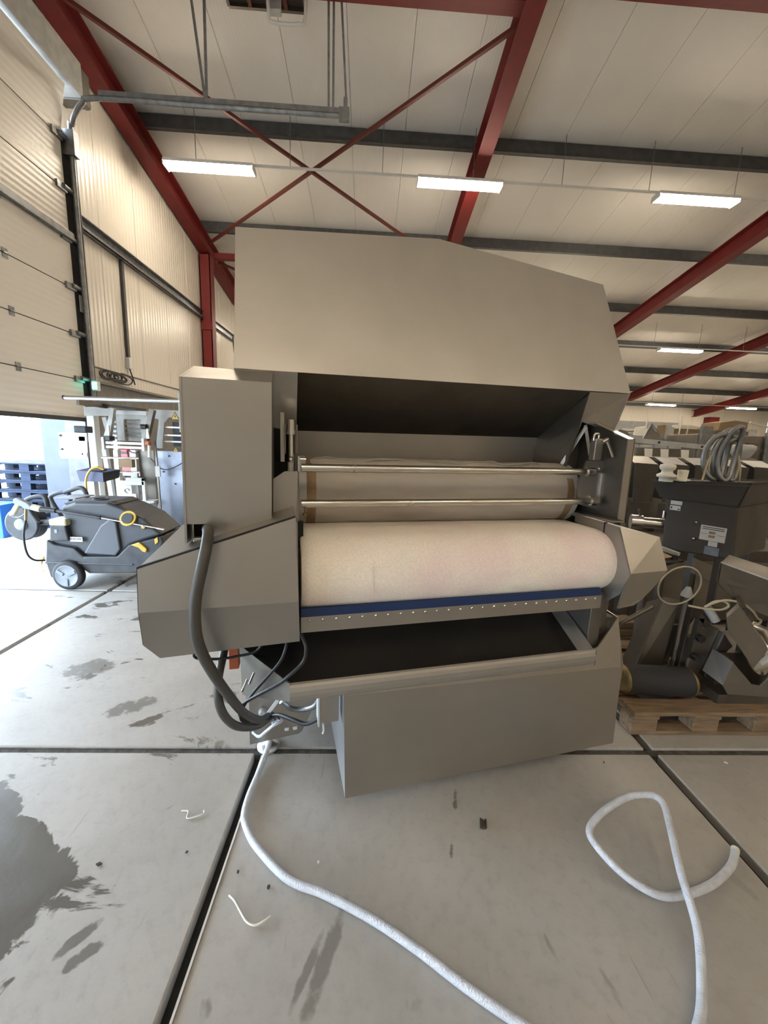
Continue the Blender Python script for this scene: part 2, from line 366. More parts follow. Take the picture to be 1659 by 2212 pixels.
# ------------------------------------------------------------------ setting: roof
RO = 0.68
ce = MB().prism([(XW-0.2, YN-0.2, zb(YN-0.2)+RO+0.09), (XR+0.2, YN-0.2, zb(YN-0.2)+RO+0.09), (XR+0.2, YF+0.3, zb(YF+0.3)+RO+0.09), (XW-0.2, YF+0.3, zb(YF+0.3)+RO+0.09)], (0, 0, 0.05)).build('ceiling', M['galv']); tag(ce, kind='structure')
HX0, HX1, HY0, HY1 = -2.15, -1.08, 5.3, 6.78              # roof hatch
for i in range(30):
    x0, x1 = XW+i*1.0+0.0035, XW+(i+1)*1.0-0.0035
    MB().prism([(x0, YN, zb(YN)+RO), (x1, YN, zb(YN)+RO), (x1, YF, zb(YF)+RO), (x0, YF, zb(YF)+RO)], (0, 0, 0.06)).build('roof_panel', M['roof'], ce)

# ------------------------------------------------------------------ steel frame under the roof
def rafter(x, label, w=0.26):
    h, t = 0.39, 0.022
    sec = [(-w/2, 0), (w/2, 0), (w/2, t), (0.008, t), (0.008, h-t), (w/2, h-t), (w/2, h), (-w/2, h), (-w/2, h-t), (-0.008, h-t), (-0.008, t), (-w/2, t)]
    o = MB().prism([(x+a, YN, zb(YN)+b) for a, b in sec], (0, YF-YN, -T*(YF-YN))).build('roof_rafter', M['red'])
    tag(o, label, 'beam', 'red roof rafters'); return o
rafter(-4.33, 'red rafter along the top of the wall with the sectional door')
rafter(1.92, 'red rafter running down to the top of the steel hood')
rafter(8.68, 'red rafter right of the hood, nearest of those at the right edge')
rafter(14.40, 'red rafter passing above the farther lamp on the right')
rafter(20.5, 'far red rafter low at the right edge beyond the others')
pn = 0
PNAMES = ['grey roof purlin behind the viewer', 'grey roof purlin above the viewer', 'second grey roof purlin above the viewer', 'third grey roof purlin above the viewer', 'grey purlin just beyond the red tie beams overhead',
          'grey roof purlin just above the front row of lamps', 'grey roof purlin skimming the top of the steel hood', 'grey roof purlin right of the hood below its upper corner', 'grey roof purlin at the height of the second lamp row', 'grey roof purlin between the second and third lamp rows', 'grey roof purlin just before the third lamp row', 'last grey purlin before the far wall']
for k in range(-5, 7):
    y = 8.44+2.66*k
    if y > YF-0.1: continue
    m = MB()
    za = zb(y)+0.395
    m.box((XW, y-0.006, za), (XR, y+0.006, zb(y)+RO-0.02)); m.box((XW, y-0.08, za), (XR, y+0.004, za+0.012)); m.box((XW, y-0.004, zb(y)+RO-0.028), (XR, y+0.08, zb(y)+RO-0.02))
    tag(m.build('roof_purlin', M['purlin']), PNAMES[pn], 'purlin', 'grey roof purlins'); pn += 1
def hbeam(name, p, q, w, label, cat='beam', m='red', group=None):
    o = MB().bar(p, q, w, w).build(name, M[m], None, 0.004); tag(o, label, cat, group); return o
hbeam('tie_beam', (-4.18, 6.1, zb(6.1)+0.25), (1.90, 6.1, zb(6.1)+0.25), 0.2, 'red tie beam overhead left of the nearest red rafter')
hbeam('tie_beam', (1.94, 5.85, zb(5.85)+0.25), (8.66, 5.85, zb(5.85)+0.25), 0.2, 'red tie beam overhead right of the nearest red rafter')
hbeam('tie_beam', (-4.2, 11.55, zb(11.55)+0.12), (1.80, 11.55, zb(11.55)+0.12), 0.14, 'red tie beam peeping out left behind the hood')
hbeam('brace_rod', (-4.2, 6.25, zb(6.25)+0.1), (1.82, 11.3, zb(11.3)+0.1), 0.055, 'dark red brace rod from upper left down towards the hood', 'brace', 'red_dark', 'roof cross bracing')
hbeam('brace_rod', (1.84, 6.3, zb(6.3)+0.18), (-4.2, 11.15, zb(11.15)+0.18), 0.055, 'dark red brace rod from the tie beam down left to the wall column', 'brace', 'red_dark', 'roof cross bracing')
hbeam('brace_rod', (-4.2, 11.75, zb(11.75)+0.1), (1.8, 16.5, zb(16.5)+0.1), 0.055, 'dark red brace rod just left of the hood corner', 'brace', 'red_dark', 'roof cross bracing')
def column(y, label, x=-4.335):
    m = MB(); w = 0.27
    m.box((x-w/2, y-w/2, 0), (x-w/2+0.02, y+w/2, zb(y)-0.03)); m.box((x+w/2-0.02, y-w/2, 0), (x+w/2, y+w/2, zb(y)-0.03)); m.box((x-w/2, y-0.01, 0), (x+w/2, y+0.01, zb(y)-0.03))
    m.box((x-w/2, y-w/2-0.02, 4.25), (x+w/2+0.02, y-w/2, 4.45))
    m.box((x-w/2, y-w/2, 0), (x+w/2, y-w/2+0.015, zb(y)-0.03))
    tag(m.build('wall_column', M['red']), label, 'column')
column(11.3, 'red steel column on the left wall beside the tall cabinet')
column(18.0, 'red steel column farther along the left wall behind the hood')
m = MB(); m.box((15.25, YF-0.3, 0), (15.55, YF-0.02, zb(YF)))
tag(m.build('wall_column', M['red']), 'small far red column on the back wall right of the hood', 'column')
m = MB(); m.box((21.2, YF-0.5, 0), (21.8, YF-0.02, zb(YF)))
tag(m.build('wall_column', M['red']), 'far red column on the back wall near the right edge', 'column')
def girt(y0, y1, z, label):
    m = MB(); m.box((XW+0.001, y0, z), (XW+0.012, y1, z+0.2)); m.box((XW+0.001, y0, z), (XW+0.09, y1, z+0.015)); m.box((XW+0.001, y0, z+0.185), (XW+0.09, y1, z+0.2)); m.box((XW+0.08, y0, z), (XW+0.09, y1, z+0.05))
    tag(m.build('wall_girt', M['galv']), label, 'beam', 'grey wall girts')
girt(6.3, 11.16, 4.52, 'grey girt on the wall between the door track and the red column')
girt(11.44, 17.86, 4.52, 'grey girt on the wall beyond the red column')

# ------------------------------------------------------------------ hanging lamps and trunking
LROWS = [(-4.9, 0), (8.3, 0), (14.87, 0.55), (21.7, 0.55)]
RN = ['behind the viewer', 'in the front row', 'in the second row', 'in the third row']
CN = ['beside the left wall', 'over the hood', 'right of the hood', 'fourth from the left wall', 'fifth from the left wall', 'sixth from the left wall']
lamp0 = None
LX = [-3.85+4.6*k for k in range(6)]
for r, (ly, dx) in enumerate(LROWS):
    lz = zb(ly)-0.28
    for c, lx in enumerate(LX):
        lx += dx
        lb = 'lit long ceiling lamp %s, %s' % (RN[r], CN[c])
        if lamp0 is None:
            lamp0 = thing('ceiling_lamp', lb, 'lamp', (lx+0.8, ly, lz), 0, 'long ceiling lamps')
            MB().box((-0.8, -0.12, 0.035), (0.8, 0.12, 0.085)).build('lamp_housing', M['white'], lamp0, 0.004)
            MB().prism([(-0.79, -0.115, 0.036), (-0.79, -0.085, -0.02), (-0.79, 0.085, -0.02), (-0.79, 0.115, 0.036)], (1.58, 0, 0)).build('diffuser', M['lampglow'], lamp0)
            for s in (-0.795, 0.795): MB().box((s-0.008, -0.12, -0.022), (s+0.008, 0.12, 0.05)).build('end_cap', M['white'], lamp0)
        else: dup(lamp0, (lx+0.8, ly, lz), None, lb)
    tr = thing('lamp_trunking', 'thin pale trunking rail joining the lamps %s' % RN[r], 'rail', (0, ly, lz+0.11), 0, 'lamp trunking rails')
    MB().box((-3.0, -0.02, -0.014), (24.6, 0.02, 0.014)).build('rail', M['white'], tr)
    for k in range(17):
        wx = -3.3+1.7*k
        MB().cyl((wx, 0, 0.02), (wx, 0, zb(ly)+RO-lz-0.11), 0.006, n=6).build('hanging_wire', M['galv'], tr)

# ------------------------------------------------------------------ sectional door with its tracks
XD = -4.2
dr = MB().box((XD-0.03, 1.32, 1.66), (XD+0.03, 6.13, 1.715)).build('door_1', M['black'])
tag(dr, kind='structure')
zs = [1.705]+[2.245+0.6135*k for k in range(6)]
for k in range(len(zs)-1):
    p = MB().box((XD-0.02, 1.32, zs[k]+0.004), (XD+0.02, 6.12, zs[k+1]-0.004)).build('door_section', M['door'], dr, 0.004)
p = MB().prism([(XD-0.02, 1.32, 5.318), (XD+0.02, 1.32, 5.318), (XD+0.14, 1.32, 5.92), (XD+0.10, 1.32, 5.92)], (0, 4.8, 0)).build('door_section', M['door'], dr)
for k in range(1, len(zs)):
    MB().box((XD-0.030, 1.33, zs[k]-0.02), (XD-0.021, 6.11, zs[k]+0.02)).build('joint_seal', M['gasket'], dr)
    MB().box((XD+0.0195, 1.33, zs[k]-0.005), (XD+0.0205, 6.11, zs[k]+0.005)).build('joint_line', M['gasket'], dr)
    for y in (5.05, 3.3):
        m = MB(); m.box((XD+0.02, y-0.035, zs[k]-0.05), (XD+0.028, y+0.035, zs[k]+0.05)); m.cyl((XD+0.03, y-0.035, zs[k]), (XD+0.03, y+0.035, zs[k]), 0.012, n=8)
        m.build('hinge', M['galv'], dr)
    m = MB(); m.box((XD+0.02, 5.95, zs[k]-0.04), (XD+0.05, 6.12, zs[k]+0.04)); m.cyl((XD+0.05, 6.05, zs[k]+0.02), (XD+0.05, 6.26, zs[k]+0.02), 0.03, n=10)
    m.build('roller_bracket', M['galv'], dr)
MB().bar((XD+0.06, 1.32, 4.12), (XD+0.06, 6.12, 4.12), 0.06, 0.09).build('stiffener', M['galv'], dr, 0.004)
MB().box((XD-0.028, 1.32, 1.69), (XD+0.026, 6.12, 1.75)).build('bottom_rail', M['alu'], dr)
tk = thing('door_track', 'grey steel door track rising beside the sectional door and turning under the roof', 'track', (XD, 6.22, 0))
m = MB(); m.box((-0.30, -0.10, 0), (-0.02, -0.09, 5.5)); m.box((-0.02, -0.10, 0.0), (0.0, 0.14, 5.45)); m.box((0.0, 0.05, 0), (0.10, 0.065, 5.45))
m.build('track_angle', M['purlin'], tk)
MB().tube([(0.09, 0.0, 0.0), (0.09, 0, 2.5), (0.09, 0, 5.25), (0.13, 0, 5.55), (0.27, 0, 5.78), (0.5, 0, 5.855), (2.0, 0, 5.855), (3.74, 0, 5.855)], 0.033, 10, 8).build('track_rail', M['galv'], tk)
MB().bar((0.5, 0.0, 5.905), (3.74, 0.0, 5.905), 0.05, 0.06).build('upper_rail', M['galv'], tk)
m = MB(); m.box((3.66, -0.04, 5.80), (3.80, 0.04, 5.94)); m.box((3.72, -0.03, 5.94), (3.77, 0.03, 6.06))
m.build('end_bracket', M['galv'], tk)
m = MB(); m.box((-0.16, -0.05, 5.15), (0.16, 0.05, 5.45)); m.build('bearing_plate', M['galv'], tk)
for a, b in (((1.88, 0, 5.93), (1.68, 0, 7.62)), ((1.90, 0, 5.93), (1.92, 0, 7.60)), ((3.52, 0, 5.93), (3.50, 0, 7.6)), ((3.58, 0, 5.93), (3.57, 0, 7.6)), ((3.76, 0, 5.95), (3.64, 0, 7.6))):
    MB().bar(a, b, 0.028, 0.028, (0, 1, 0)).build('hanger_rod', M['galv'], tk)
MB().box((0.02, -0.02, 3.2), (0.032, 0.045, 3.42)).build('warning_label', M['paper'], tk)
lt = thing('shaft_cover', 'long white box cover above the top of the sectional door', 'cover', (-4.2, 6.38, 5.95))
MB().box((-0.14, -5.2, 0.0), (0.2, 0, 0.40)).build('cover', M['white_old'], lt, 0.008)
MB().box((-0.15, 0.0, -0.02), (0.19, 0.16, 0.36)).build('end_plate', M['steel_dark'], lt)
MB().cyl((0.05, 0.16, 0.12), (0.05, 0.30, 0.12), 0.06, n=14).build('shaft', M['galv'], lt)
bt = thing('door_button', 'small door push button box with green light beside the door track', 'button', (-4.10, 6.235, 2.186))
MB().box((0.0, -0.05, -0.07), (0.06, 0.05, 0.07)).build('button_box', M['white'], bt, 0.006)
MB().box((0.005, -0.058, -0.05), (0.07, -0.045, 0.05)).build('lit_button', M['green_lit'], bt)
d2 = MB().box((XD-0.03, -3.9, 1.16), (XD+0.03, 0.30, 1.215)).build('door_2_unseen', M['black']); tag(d2, kind='structure')  # unseen second door, added to let bluish daylight onto the left floor
for k in range(7): MB().box((XD-0.02, -3.9, 1.22+0.6135*k), (XD+0.02, 0.30, 1.83+0.6135*k)).build('door_section', M['door'], d2, 0.004)
# cable conduit and socket on the wall, cable heap on the ledge
cd = thing('wall_conduit', 'dark conduit strip running down the cream wall to a small socket', 'conduit', (XW+0.03, 7.8, 2.6))
MB().box((-0.03, -0.03, 0.28), (0.02, 0.03, 1.92)).build('conduit', M['purlin'], cd)
MB().box((-0.03, -0.05, 0.08), (0.04, 0.05, 0.28)).build('socket_box', M['white'], cd, 0.005)
hp = MB()
for k in range(7):
    cx = 7.15+0.075*k+random.uniform(-.05, .05); rr = random.uniform(0.11, 0.2)
    hp.tube([(XW+0.045+random.uniform(0, .02), cx+rr*1.4*math.cos(a), 2.46+rr*0.42*math.sin(a)+random.uniform(-.01, .02)) for a in [i*math.pi/4 for i in range(8)]], 0.011, 6, 4, True)
hp.tube([(XW+0.03, 7.8, 2.7), (XW+0.05, 7.85, 2.55), (XW+0.03, 7.95, 2.42)], 0.011, 6, 4)
tag(hp.build('cable_heap', M['black']), 'black cable heaped on the plinth ledge below the socket', 'cable')
# roof hatch and duct
ht = thing('roof_hatch', 'dark opening in the roof with a pale duct hanging in front', 'hatch', (0, 0, 0))
hz = lambda y: zb(y)+RO
q = [(HX0, HY0), (HX1, HY0), (HX1, HY1), (HX0, HY1)]
MB().prism([(a, b, hz(b)-0.012) for a, b in q], (0, 0, 0.012)).build('opening', M['leaf'], ht)
for a, b in ((0, 1), (1, 2), (2, 3), (3, 0)):
    p0, p1 = q[a], q[b]; MB().bar((*p0, hz(p0[1])-0.03), (*p1, hz(p1[1])-0.03), 0.04, 0.06).build('frame', M['steel_dark'], ht)
for x in (-1.85, -1.6, -1.35): MB().bar((x, HY0, hz(HY0)-0.04), (x, HY1, hz(HY1)-0.04), 0.05, 0.04).build('bar', M['red_dark'], ht)
d = MB().tube([(-1.47, 6.2, zb(6.2)+RO-0.05), (-1.47, 6.22, 6.95), (-1.40, 6.23, 6.86), (-1.1, 6.23, 6.86), (-1.0, 6.23, 6.94), (-0.98, 6.2, zb(6.2)+RO-0.05)], 0.02, 8, 5).build('duct_loop', M['white'])
tag(d, 'thin white pipe bent in a U below the roof hatch', 'pipe')
d = MB().box((-1.50, 6.30, zb(6.2)+0.12), (-1.34, 6.40, zb(6.4)+RO-0.02)).build('duct', M['white_old'], None, 0.01)
tag(d, 'short pale duct hanging down from the roof hatch', 'duct')

# ------------------------------------------------------------------ the machine (local axes: x along its width, y into the depth, z up)
MC = thing('belt_machine', 'large stainless steel belt machine with a big hood and a white felt roller belt', 'machine', (0, 1.36, 0), R(12.3))
S_ = M['steel']; SV = M['steel_v']; SD = M['steel_dark']
# hood
hk = lambda z: 0.2+0.38*(z-1.77)
F = [(-0.449, 0.40, 2.296), (0.376, 0.438, 2.396), (1.215, 0.404, 2.308), (1.265, 0.206, 1.786), (-0.447, 0.196, 1.759)]
hd = MB().prism(F, (0, 0.006, 0)).build('hood', SV, MC)
MB().poly([F[0], F[1], (0.376, 1.15, 2.40), (-0.449, 1.15, 2.30)], ((0, 1, 2, 3),)).poly([F[1], F[2], (1.215, 1.15, 2.31), (0.376, 1.15, 2.40)], ((0, 1, 2, 3),)).build('hood_top', SV, hd)
MB().prism([F[4], F[0], (-0.449, 1.15, 2.30), (-0.447, 1.15, 1.2), (-0.447, 0.55, 1.2), (-0.447, 0.40, 1.30)], (0.006, 0, 0)).build('hood_side', SV, hd)
MB().prism([F[3], F[2], (1.215, 1.15, 2.31), (1.245, 1.15, 1.25), (1.22, 0.55, 1.25), (1.242, 0.25, 1.609)], (-0.006, 0, 0)).build('hood_side', SV, hd)
MB().box((-0.44, 1.145, 1.2), (1.21, 1.15, 2.28)).build('hood_back', SV, hd)
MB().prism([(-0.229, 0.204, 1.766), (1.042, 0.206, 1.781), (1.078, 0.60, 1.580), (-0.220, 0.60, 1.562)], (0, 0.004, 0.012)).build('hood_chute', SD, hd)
MB().prism([(-0.447, 0.198, 1.758), (-0.229, 0.200, 1.764), (-0.232, 0.275, 1.555), (-0.447, 0.275, 1.575)], (0, 0.008, 0)).build('front_cheek', SV, MC)
MB().prism([(1.042, 0.204, 1.778), (1.263, 0.208, 1.784), (1.242, 0.25, 1.609), (1.052, 0.25, 1.653)], (0, 0.008, 0)).build('front_cheek', SV, MC)
MB().prism([(1.048, 0.205, 1.775), (1.056, 0.27, 1.60), (1.066, 0.60, 1.36), (1.080, 0.62, 1.60)], (0.006, 0, 0)).build('inner_side', SV, MC)
MB().prism([(1.056, 0.26, 1.64), (1.060, 0.34, 1.40), (1.068, 0.66, 1.24), (1.066, 0.66, 1.5)], (0.006, 0, 0)).build('inner_side', SV, MC)
MB().box((-0.222, 0.60, 1.20), (1.09, 0.606, 1.60)).build('back_panel', SV, MC)
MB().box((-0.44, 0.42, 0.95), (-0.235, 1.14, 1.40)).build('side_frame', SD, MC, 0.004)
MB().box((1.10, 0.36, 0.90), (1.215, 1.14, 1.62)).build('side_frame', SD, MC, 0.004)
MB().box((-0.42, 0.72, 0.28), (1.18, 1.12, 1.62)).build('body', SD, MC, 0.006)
# diagonal struts in the right gap
MB().bar((1.115, 0.285, 1.632), (1.055, 0.35, 1.45), 0.016, 0.016).build('strut', S_, MC)
MB().bar((1.112, 0.29, 1.64), (1.142, 0.27, 1.50), 0.014, 0.014).build('strut', S_, MC)
# tall left cabinet
front = [(-0.585, 0.03, 1.697), (-0.317, 0.03, 1.699), (-0.323, 0.03, 1.243), (-0.345, 0.03, 1.228), (-0.518, 0.03, 1.178), (-0.522, 0.03, 1.240), (-0.592, 0.03, 1.241)]
cb = MB().prism(front, (0, 0.01, 0)).build('tall_cabinet', S_, MC)
MB().prism([(-0.587, 0.03, 1.697), (-0.317, 0.03, 1.699), (-0.315, 0.19, 1.752), (-0.574, 0.19, 1.755)], (0, 0.002, -0.008)).build('sloped_top', S_, cb)
MB().prism([(-0.594, 0.028, 1.178), (-0.587, 0.028, 1.697), (-0.574, 0.19, 1.755), (-0.574, 0.40, 1.755), (-0.59, 0.40, 1.16)], (0.007, 0, 0)).build('left_side', S_, cb)
MB().prism([(-0.317, 0.028, 1.699), (-0.315, 0.19, 1.752), (-0.315, 0.40, 1.752), (-0.322, 0.40, 1.20), (-0.324, 0.028, 1.243)], (-0.007, 0, 0)).build('right_side', S_, cb)
MB().box((-0.575, 0.19, 1.744), (-0.318, 0.40, 1.752)).build('top_plate', S_, cb)
MB().box((-0.58, 0.10, 1.16), (-0.33, 0.11, 1.68)).build('notch_shade_plate', M['gasket'], cb)  # black plate stands in for the shade inside the cabinet notch
# right cover, open towards the belt
rc = MB().prism([(1.107, 0.03, 1.575), (1.138, 0.03, 1.577), (1.147, 0.03, 1.227), (1.114, 0.03, 1.234)], (0, 0.004, 0)).build('right_cover', S_, MC)
MB().prism([(1.138, 0.03, 1.577), (1.142, 0.25, 1.655), (1.152, 0.36, 1.655), (1.152, 0.36, 1.222), (1.147, 0.03, 1.227)], (0.006, 0, 0)).build('cover_side', SD, rc)
MB().prism([(1.107, 0.03, 1.575), (1.143, 0.03, 1.577), (1.146, 0.25, 1.655), (1.107, 0.25, 1.655)], (0, 0.002, -0.005)).build('cover_top', M['steel_bright'], rc)
MB().prism([(1.09, 0.03, 1.228), (1.15, 0.03, 1.226), (1.15, 0.36, 1.222), (1.09, 0.36, 1.222)], (0, 0, -0.008)).build('cover_bottom', S_, rc)
# left drive housing: front plate with a nose crease, black gasket behind it, body
A, B_, Cc, D, E_, F_, G = (-0.70, -0.085, 1.132), (-0.247, -0.07, 1.277), (-0.70, -0.10, 1.003), (-0.239, -0.10, 1.006), (-0.233, -0.04, 0.836), (-0.672, -0.03, 0.815), (-0.71, -0.05, 0.873)
lh = MB().prism([A, B_, D, Cc], (0, 0.010, 0)).build('drive_housing', S_, MC)
MB().prism([Cc, D, E_, F_, G], (0, 0.010, 0)).build('lower_front', S_, lh)
def inset(p, dy, k=0.0): return (p[0]-k if p[0] < -0.5 else p[0], p[1]+dy, p[2]+(0.003 if p[2] > 1.1 else -0.002))
MB().prism([inset(p, 0.0105, 0.005) for p in (A, B_, D, Cc)], (0, 0.012, 0)).build('gasket', M['gasket'], lh)
MB().prism([inset(p, 0.0105, 0.005) for p in (Cc, D, E_, F_, G)], (0, 0.012, 0)).build('gasket', M['gasket'], lh)
MB().prism([(-0.70, -0.065, 1.134), (-0.247, -0.05, 1.279), (-0.25, 0.42, 1.29), (-0.70, 0.476, 1.145)], (0, 0, -0.012)).build('top_cover', S_, lh)
MB().prism([(-0.698, -0.06, 1.12), (-0.698, -0.07, 1.0), (-0.705, -0.03, 0.875), (-0.672, -0.01, 0.82), (-0.69, 0.45, 0.82), (-0.698, 0.45, 1.13)], (0.012, 0, 0)).build('outer_side', S_, lh)
MB().prism([(-0.24, -0.05, 1.26), (-0.238, -0.07, 1.0), (-0.236, -0.02, 0.84), (-0.236, 0.40, 0.84), (-0.242, 0.40, 1.27)], (-0.010, 0, 0)).build('inner_side', S_, lh)
MB().prism([(-0.67, -0.015, 0.826), (-0.236, -0.02, 0.846), (-0.24, 0.40, 0.85), (-0.68, 0.44, 0.83)], (0, 0, 0.008)).build('bottom_plate', S_, lh)
MB().box((-0.575, 0.05, 1.155), (-0.54, 0.075, 1.19)).build('latch', M['alu'], lh, 0.003)
# right drive housing
rh = MB().prism([(1.084, -0.017, 1.208), (1.261, -0.05, 1.172), (1.271, -0.10, 1.040), (1.084, -0.10, 1.034)], (0, 0.008, 0)).build('end_housing', S_, MC)
MB().prism([(1.084, -0.10, 1.034), (1.271, -0.10, 1.040), (1.252, -0.075, 0.965), (1.215, -0.06, 0.905), (1.175, -0.055, 0.872), (1.098, -0.05, 0.860), (1.09, -0.07, 0.93)], (0, 0.008, 0)).build('lower_front', S_, rh)
MB().prism([(1.084, 0.25, 1.216), (1.084, -0.017, 1.208), (1.084, -0.098, 1.034), (1.084, -0.06, 0.93), (1.084, 0.0, 0.875), (1.084, 0.05, 0.93), (1.084, 0.012, 1.06), (1.084, 0.07, 1.17), (1.084, 0.25, 1.178)], (0.008, 0, 0)).build('inner_side', SV, rh)
MB().box((1.083, 0.062, 1.165), (1.094, 0.070, 1.214)).build('seam', M['gasket'], rh)
MB().prism([(1.086, -0.012, 1.208), (1.261, -0.045, 1.172), (1.265, 0.36, 1.18), (1.086, 0.36, 1.214)], (0, 0, -0.008)).build('top_cover', S_, rh)
MB().prism([(1.262, -0.045, 1.17), (1.270, -0.095, 1.04), (1.25, -0.07, 0.965), (1.25, 0.34, 0.95), (1.265, 0.34, 1.17)], (-0.008, 0, 0)).build('outer_side', S_, rh)
# felt belt round its rollers
Rb, yc, zc, yb = 0.140, 0.110, 1.037, 0.46
prof = [(yc-Rb*math.sin(a), zc+Rb*math.cos(a)) for a in [math.pi*i/20 for i in range(21)]]+[(yb+Rb*math.sin(a), zc-Rb*math.cos(a)) for a in [math.pi*i/12 for i in range(13)]]
mb = MB(); xs = [-0.226, -0.222, -0.2, 0.2, 0.7, 1.05, 1.085, 1.098, 1.104]; ins = [0.008, 0.002, 0, 0, 0, 0, 0.002, 0.007, 0.014]
n = len(prof); vv = []
for x, i_ in zip(xs, ins):
    for y, z in prof: vv.append((x, y+(yc+0.2-y)*i_*2.2, z+(zc-z)*i_*9 if i_ else z))
ff = []
for k in range(len(xs)-1):
    for i in range(n): j = (i+1) % n; ff.append((k*n+i, (k+1)*n+i, (k+1)*n+j, k*n+j))
mb.poly(vv, ff, True); mb.poly(vv[:n], [tuple(range(n))]); mb.poly(vv[-n:], [tuple(range(n-1, -1, -1))])
mb.build('felt_belt', M['felt'], MC)
MB().cyl((1.10, yc, zc), (1.116, yc, zc), 0.128, n=32).build('roller_end', M['black'], MC)
MB().box((0.02, yc-Rb-0.0015, zc-0.05), (0.024, yc-Rb+0.002, zc+0.05)).build('belt_seam', M['felt'], MC)
MB().box((-0.236, 0.10, 1.135), (-0.214, 0.14, 1.225)).build('dark_slot', M['gasket'], MC)
# pressing drum with cloth, brown edge bands and end rings
yd, zd, rd = 0.395, 1.305, 0.146
nseg = 48; vv = []; xs = [-0.19+1.26*i/40 for i in range(41)]
for x in xs:
    for i in range(nseg):
        a = 2*math.pi*i/nseg
        r = rd+0.0035*math.sin(9*x+2.2*math.sin(a*2+x*2))*math.sin(a*1+1.0)+0.002*math.sin(17*x+a*3)*max(0, math.cos(a*0.5))
        vv.append((x, yd-r*math.cos(a), zd+r*math.sin(a)))
ff = []
for k in range(40):
    for i in range(nseg): j = (i+1) % nseg; ff.append((k*nseg+i, (k+1)*nseg+i, (k+1)*nseg+j, k*nseg+j))
MB().poly(vv, ff, True).build('drum_cloth', M['mesh'], MC)
for x0, x1, r, mm, nm in ((-0.195, -0.155, rd+0.002, 'brown', 'edge_band'), (1.03, 1.066, rd+0.002, 'brown', 'edge_band'), (-0.222, -0.193, rd+0.004, 'white_old', 'end_ring'), (1.066, 1.092, rd+0.004, 'white_old', 'end_ring')):
    MB().cyl((x0, yd, zd), (x1, yd, zd), r, n=48).build(nm, M[mm], MC)
MB().cyl((-0.24, yd, zd), (1.12, yd, zd), 0.03, n=16).build('drum_shaft', S_, MC)
wv = [(-0.15+1.16*i/24, 0.345+0.012*math.sin(i*0.9), zd+rd-0.004+0.006*math.sin(i*1.25)+0.004*math.sin(i*2.7)) for i in range(25)]
MB().tube(wv, 0.0025, 6, 3).build('cloth_hem', M['mesh'], MC)
# two guide rails across the drum
for x1, z0, z1 in ((1.075, 1.420, 1.427), (1.115, 1.286, 1.293)):
    MB().cyl((-0.218, 0.155, z0), (x1, 0.165, z1), 0.0150, n=16).build('guide_rail', M['steel_bright'], MC)
    MB().cyl((x1-0.035, 0.163, z1), (x1+0.004, 0.163, z1), 0.020, n=16).build('rail_end', M['steel_bright'], MC)
# left bearing plate, tensioner
MB().prism([(-0.318, 0.12, 1.381), (-0.278, 0.12, 1.409), (-0.243, 0.12, 1.41), (-0.232, 0.124, 1.41), (-0.228, 0.135, 1.41), (-0.226, 0.135, 1.22), (-0.23, 0.124, 1.22), (-0.24, 0.12, 1.22), (-0.32, 0.12, 1.221)], (0, 0.012, 0)).build('bearing_plate', SV, MC)
MB().box((-0.44, 0.405, 1.20), (-0.236, 0.415, 1.62)).build('gap_shade_sheet', M['gasket'], MC)  # black sheet standing in for the shade in the gap behind the tensioner
MB().box((-0.238, 0.28, 1.20), (-0.230, 0.60, 1.56)).build('inner_side', M['steel_dark'], MC)
tn = MB().cyl((-0.254, 0.17, 1.44), (-0.254, 0.17, 1.545), 0.010, n=12).build('tensioner', M['steel_bright'], MC)
MB().cyl((-0.254, 0.17, 1.555), (-0.254, 0.17, 1.592), 0.016, n=14).build('clevis', M['steel_bright'], tn)
MB().cyl((-0.254, 0.17, 1.540), (-0.254, 0.17, 1.556), 0.021, n=6).build('hex_nut', M['steel_bright'], tn)
for x in (-0.276, -0.234): MB().box((x-0.003, 0.165, 1.47), (x+0.003, 0.185, 1.575)).build('guide', M['steel_dark'], tn)
MB().box((-0.292, 0.18, 1.44), (-0.278, 0.20, 1.617)).build('side_bar', S_, tn)
MB().lathe((-0.256, 0.155, 1.452), (0, -1, 0), [(0, 0.009), (0.008, 0.009), (0.012, 0.005)], 12).build('bolt', M['steel_bright'], tn)
MB().cyl((-0.256, 0.165, 1.405), (-0.256, 0.165, 1.44), 0.011, n=12).build('collar', M['white_old'], tn)
MB().box((-0.232, 0.14, 1.405), (-0.224, 0.16, 1.462)).build('lug', M['white_old'], tn)
MB().cyl((-0.224, 0.15, 1.452), (-0.202, 0.15, 1.452), 0.006, n=8).build('bolt', M['steel_bright'], tn)
tp = MB().cyl((-0.205, 0.15, 1.23), (-0.205, 0.15, 1.275), 0.004, n=8).build('tap', M['brass'], MC)
MB().cyl((-0.205, 0.15, 1.243), (-0.205, 0.15, 1.252), 0.010, n=10).build('tap_nut', M['brass'], tp)
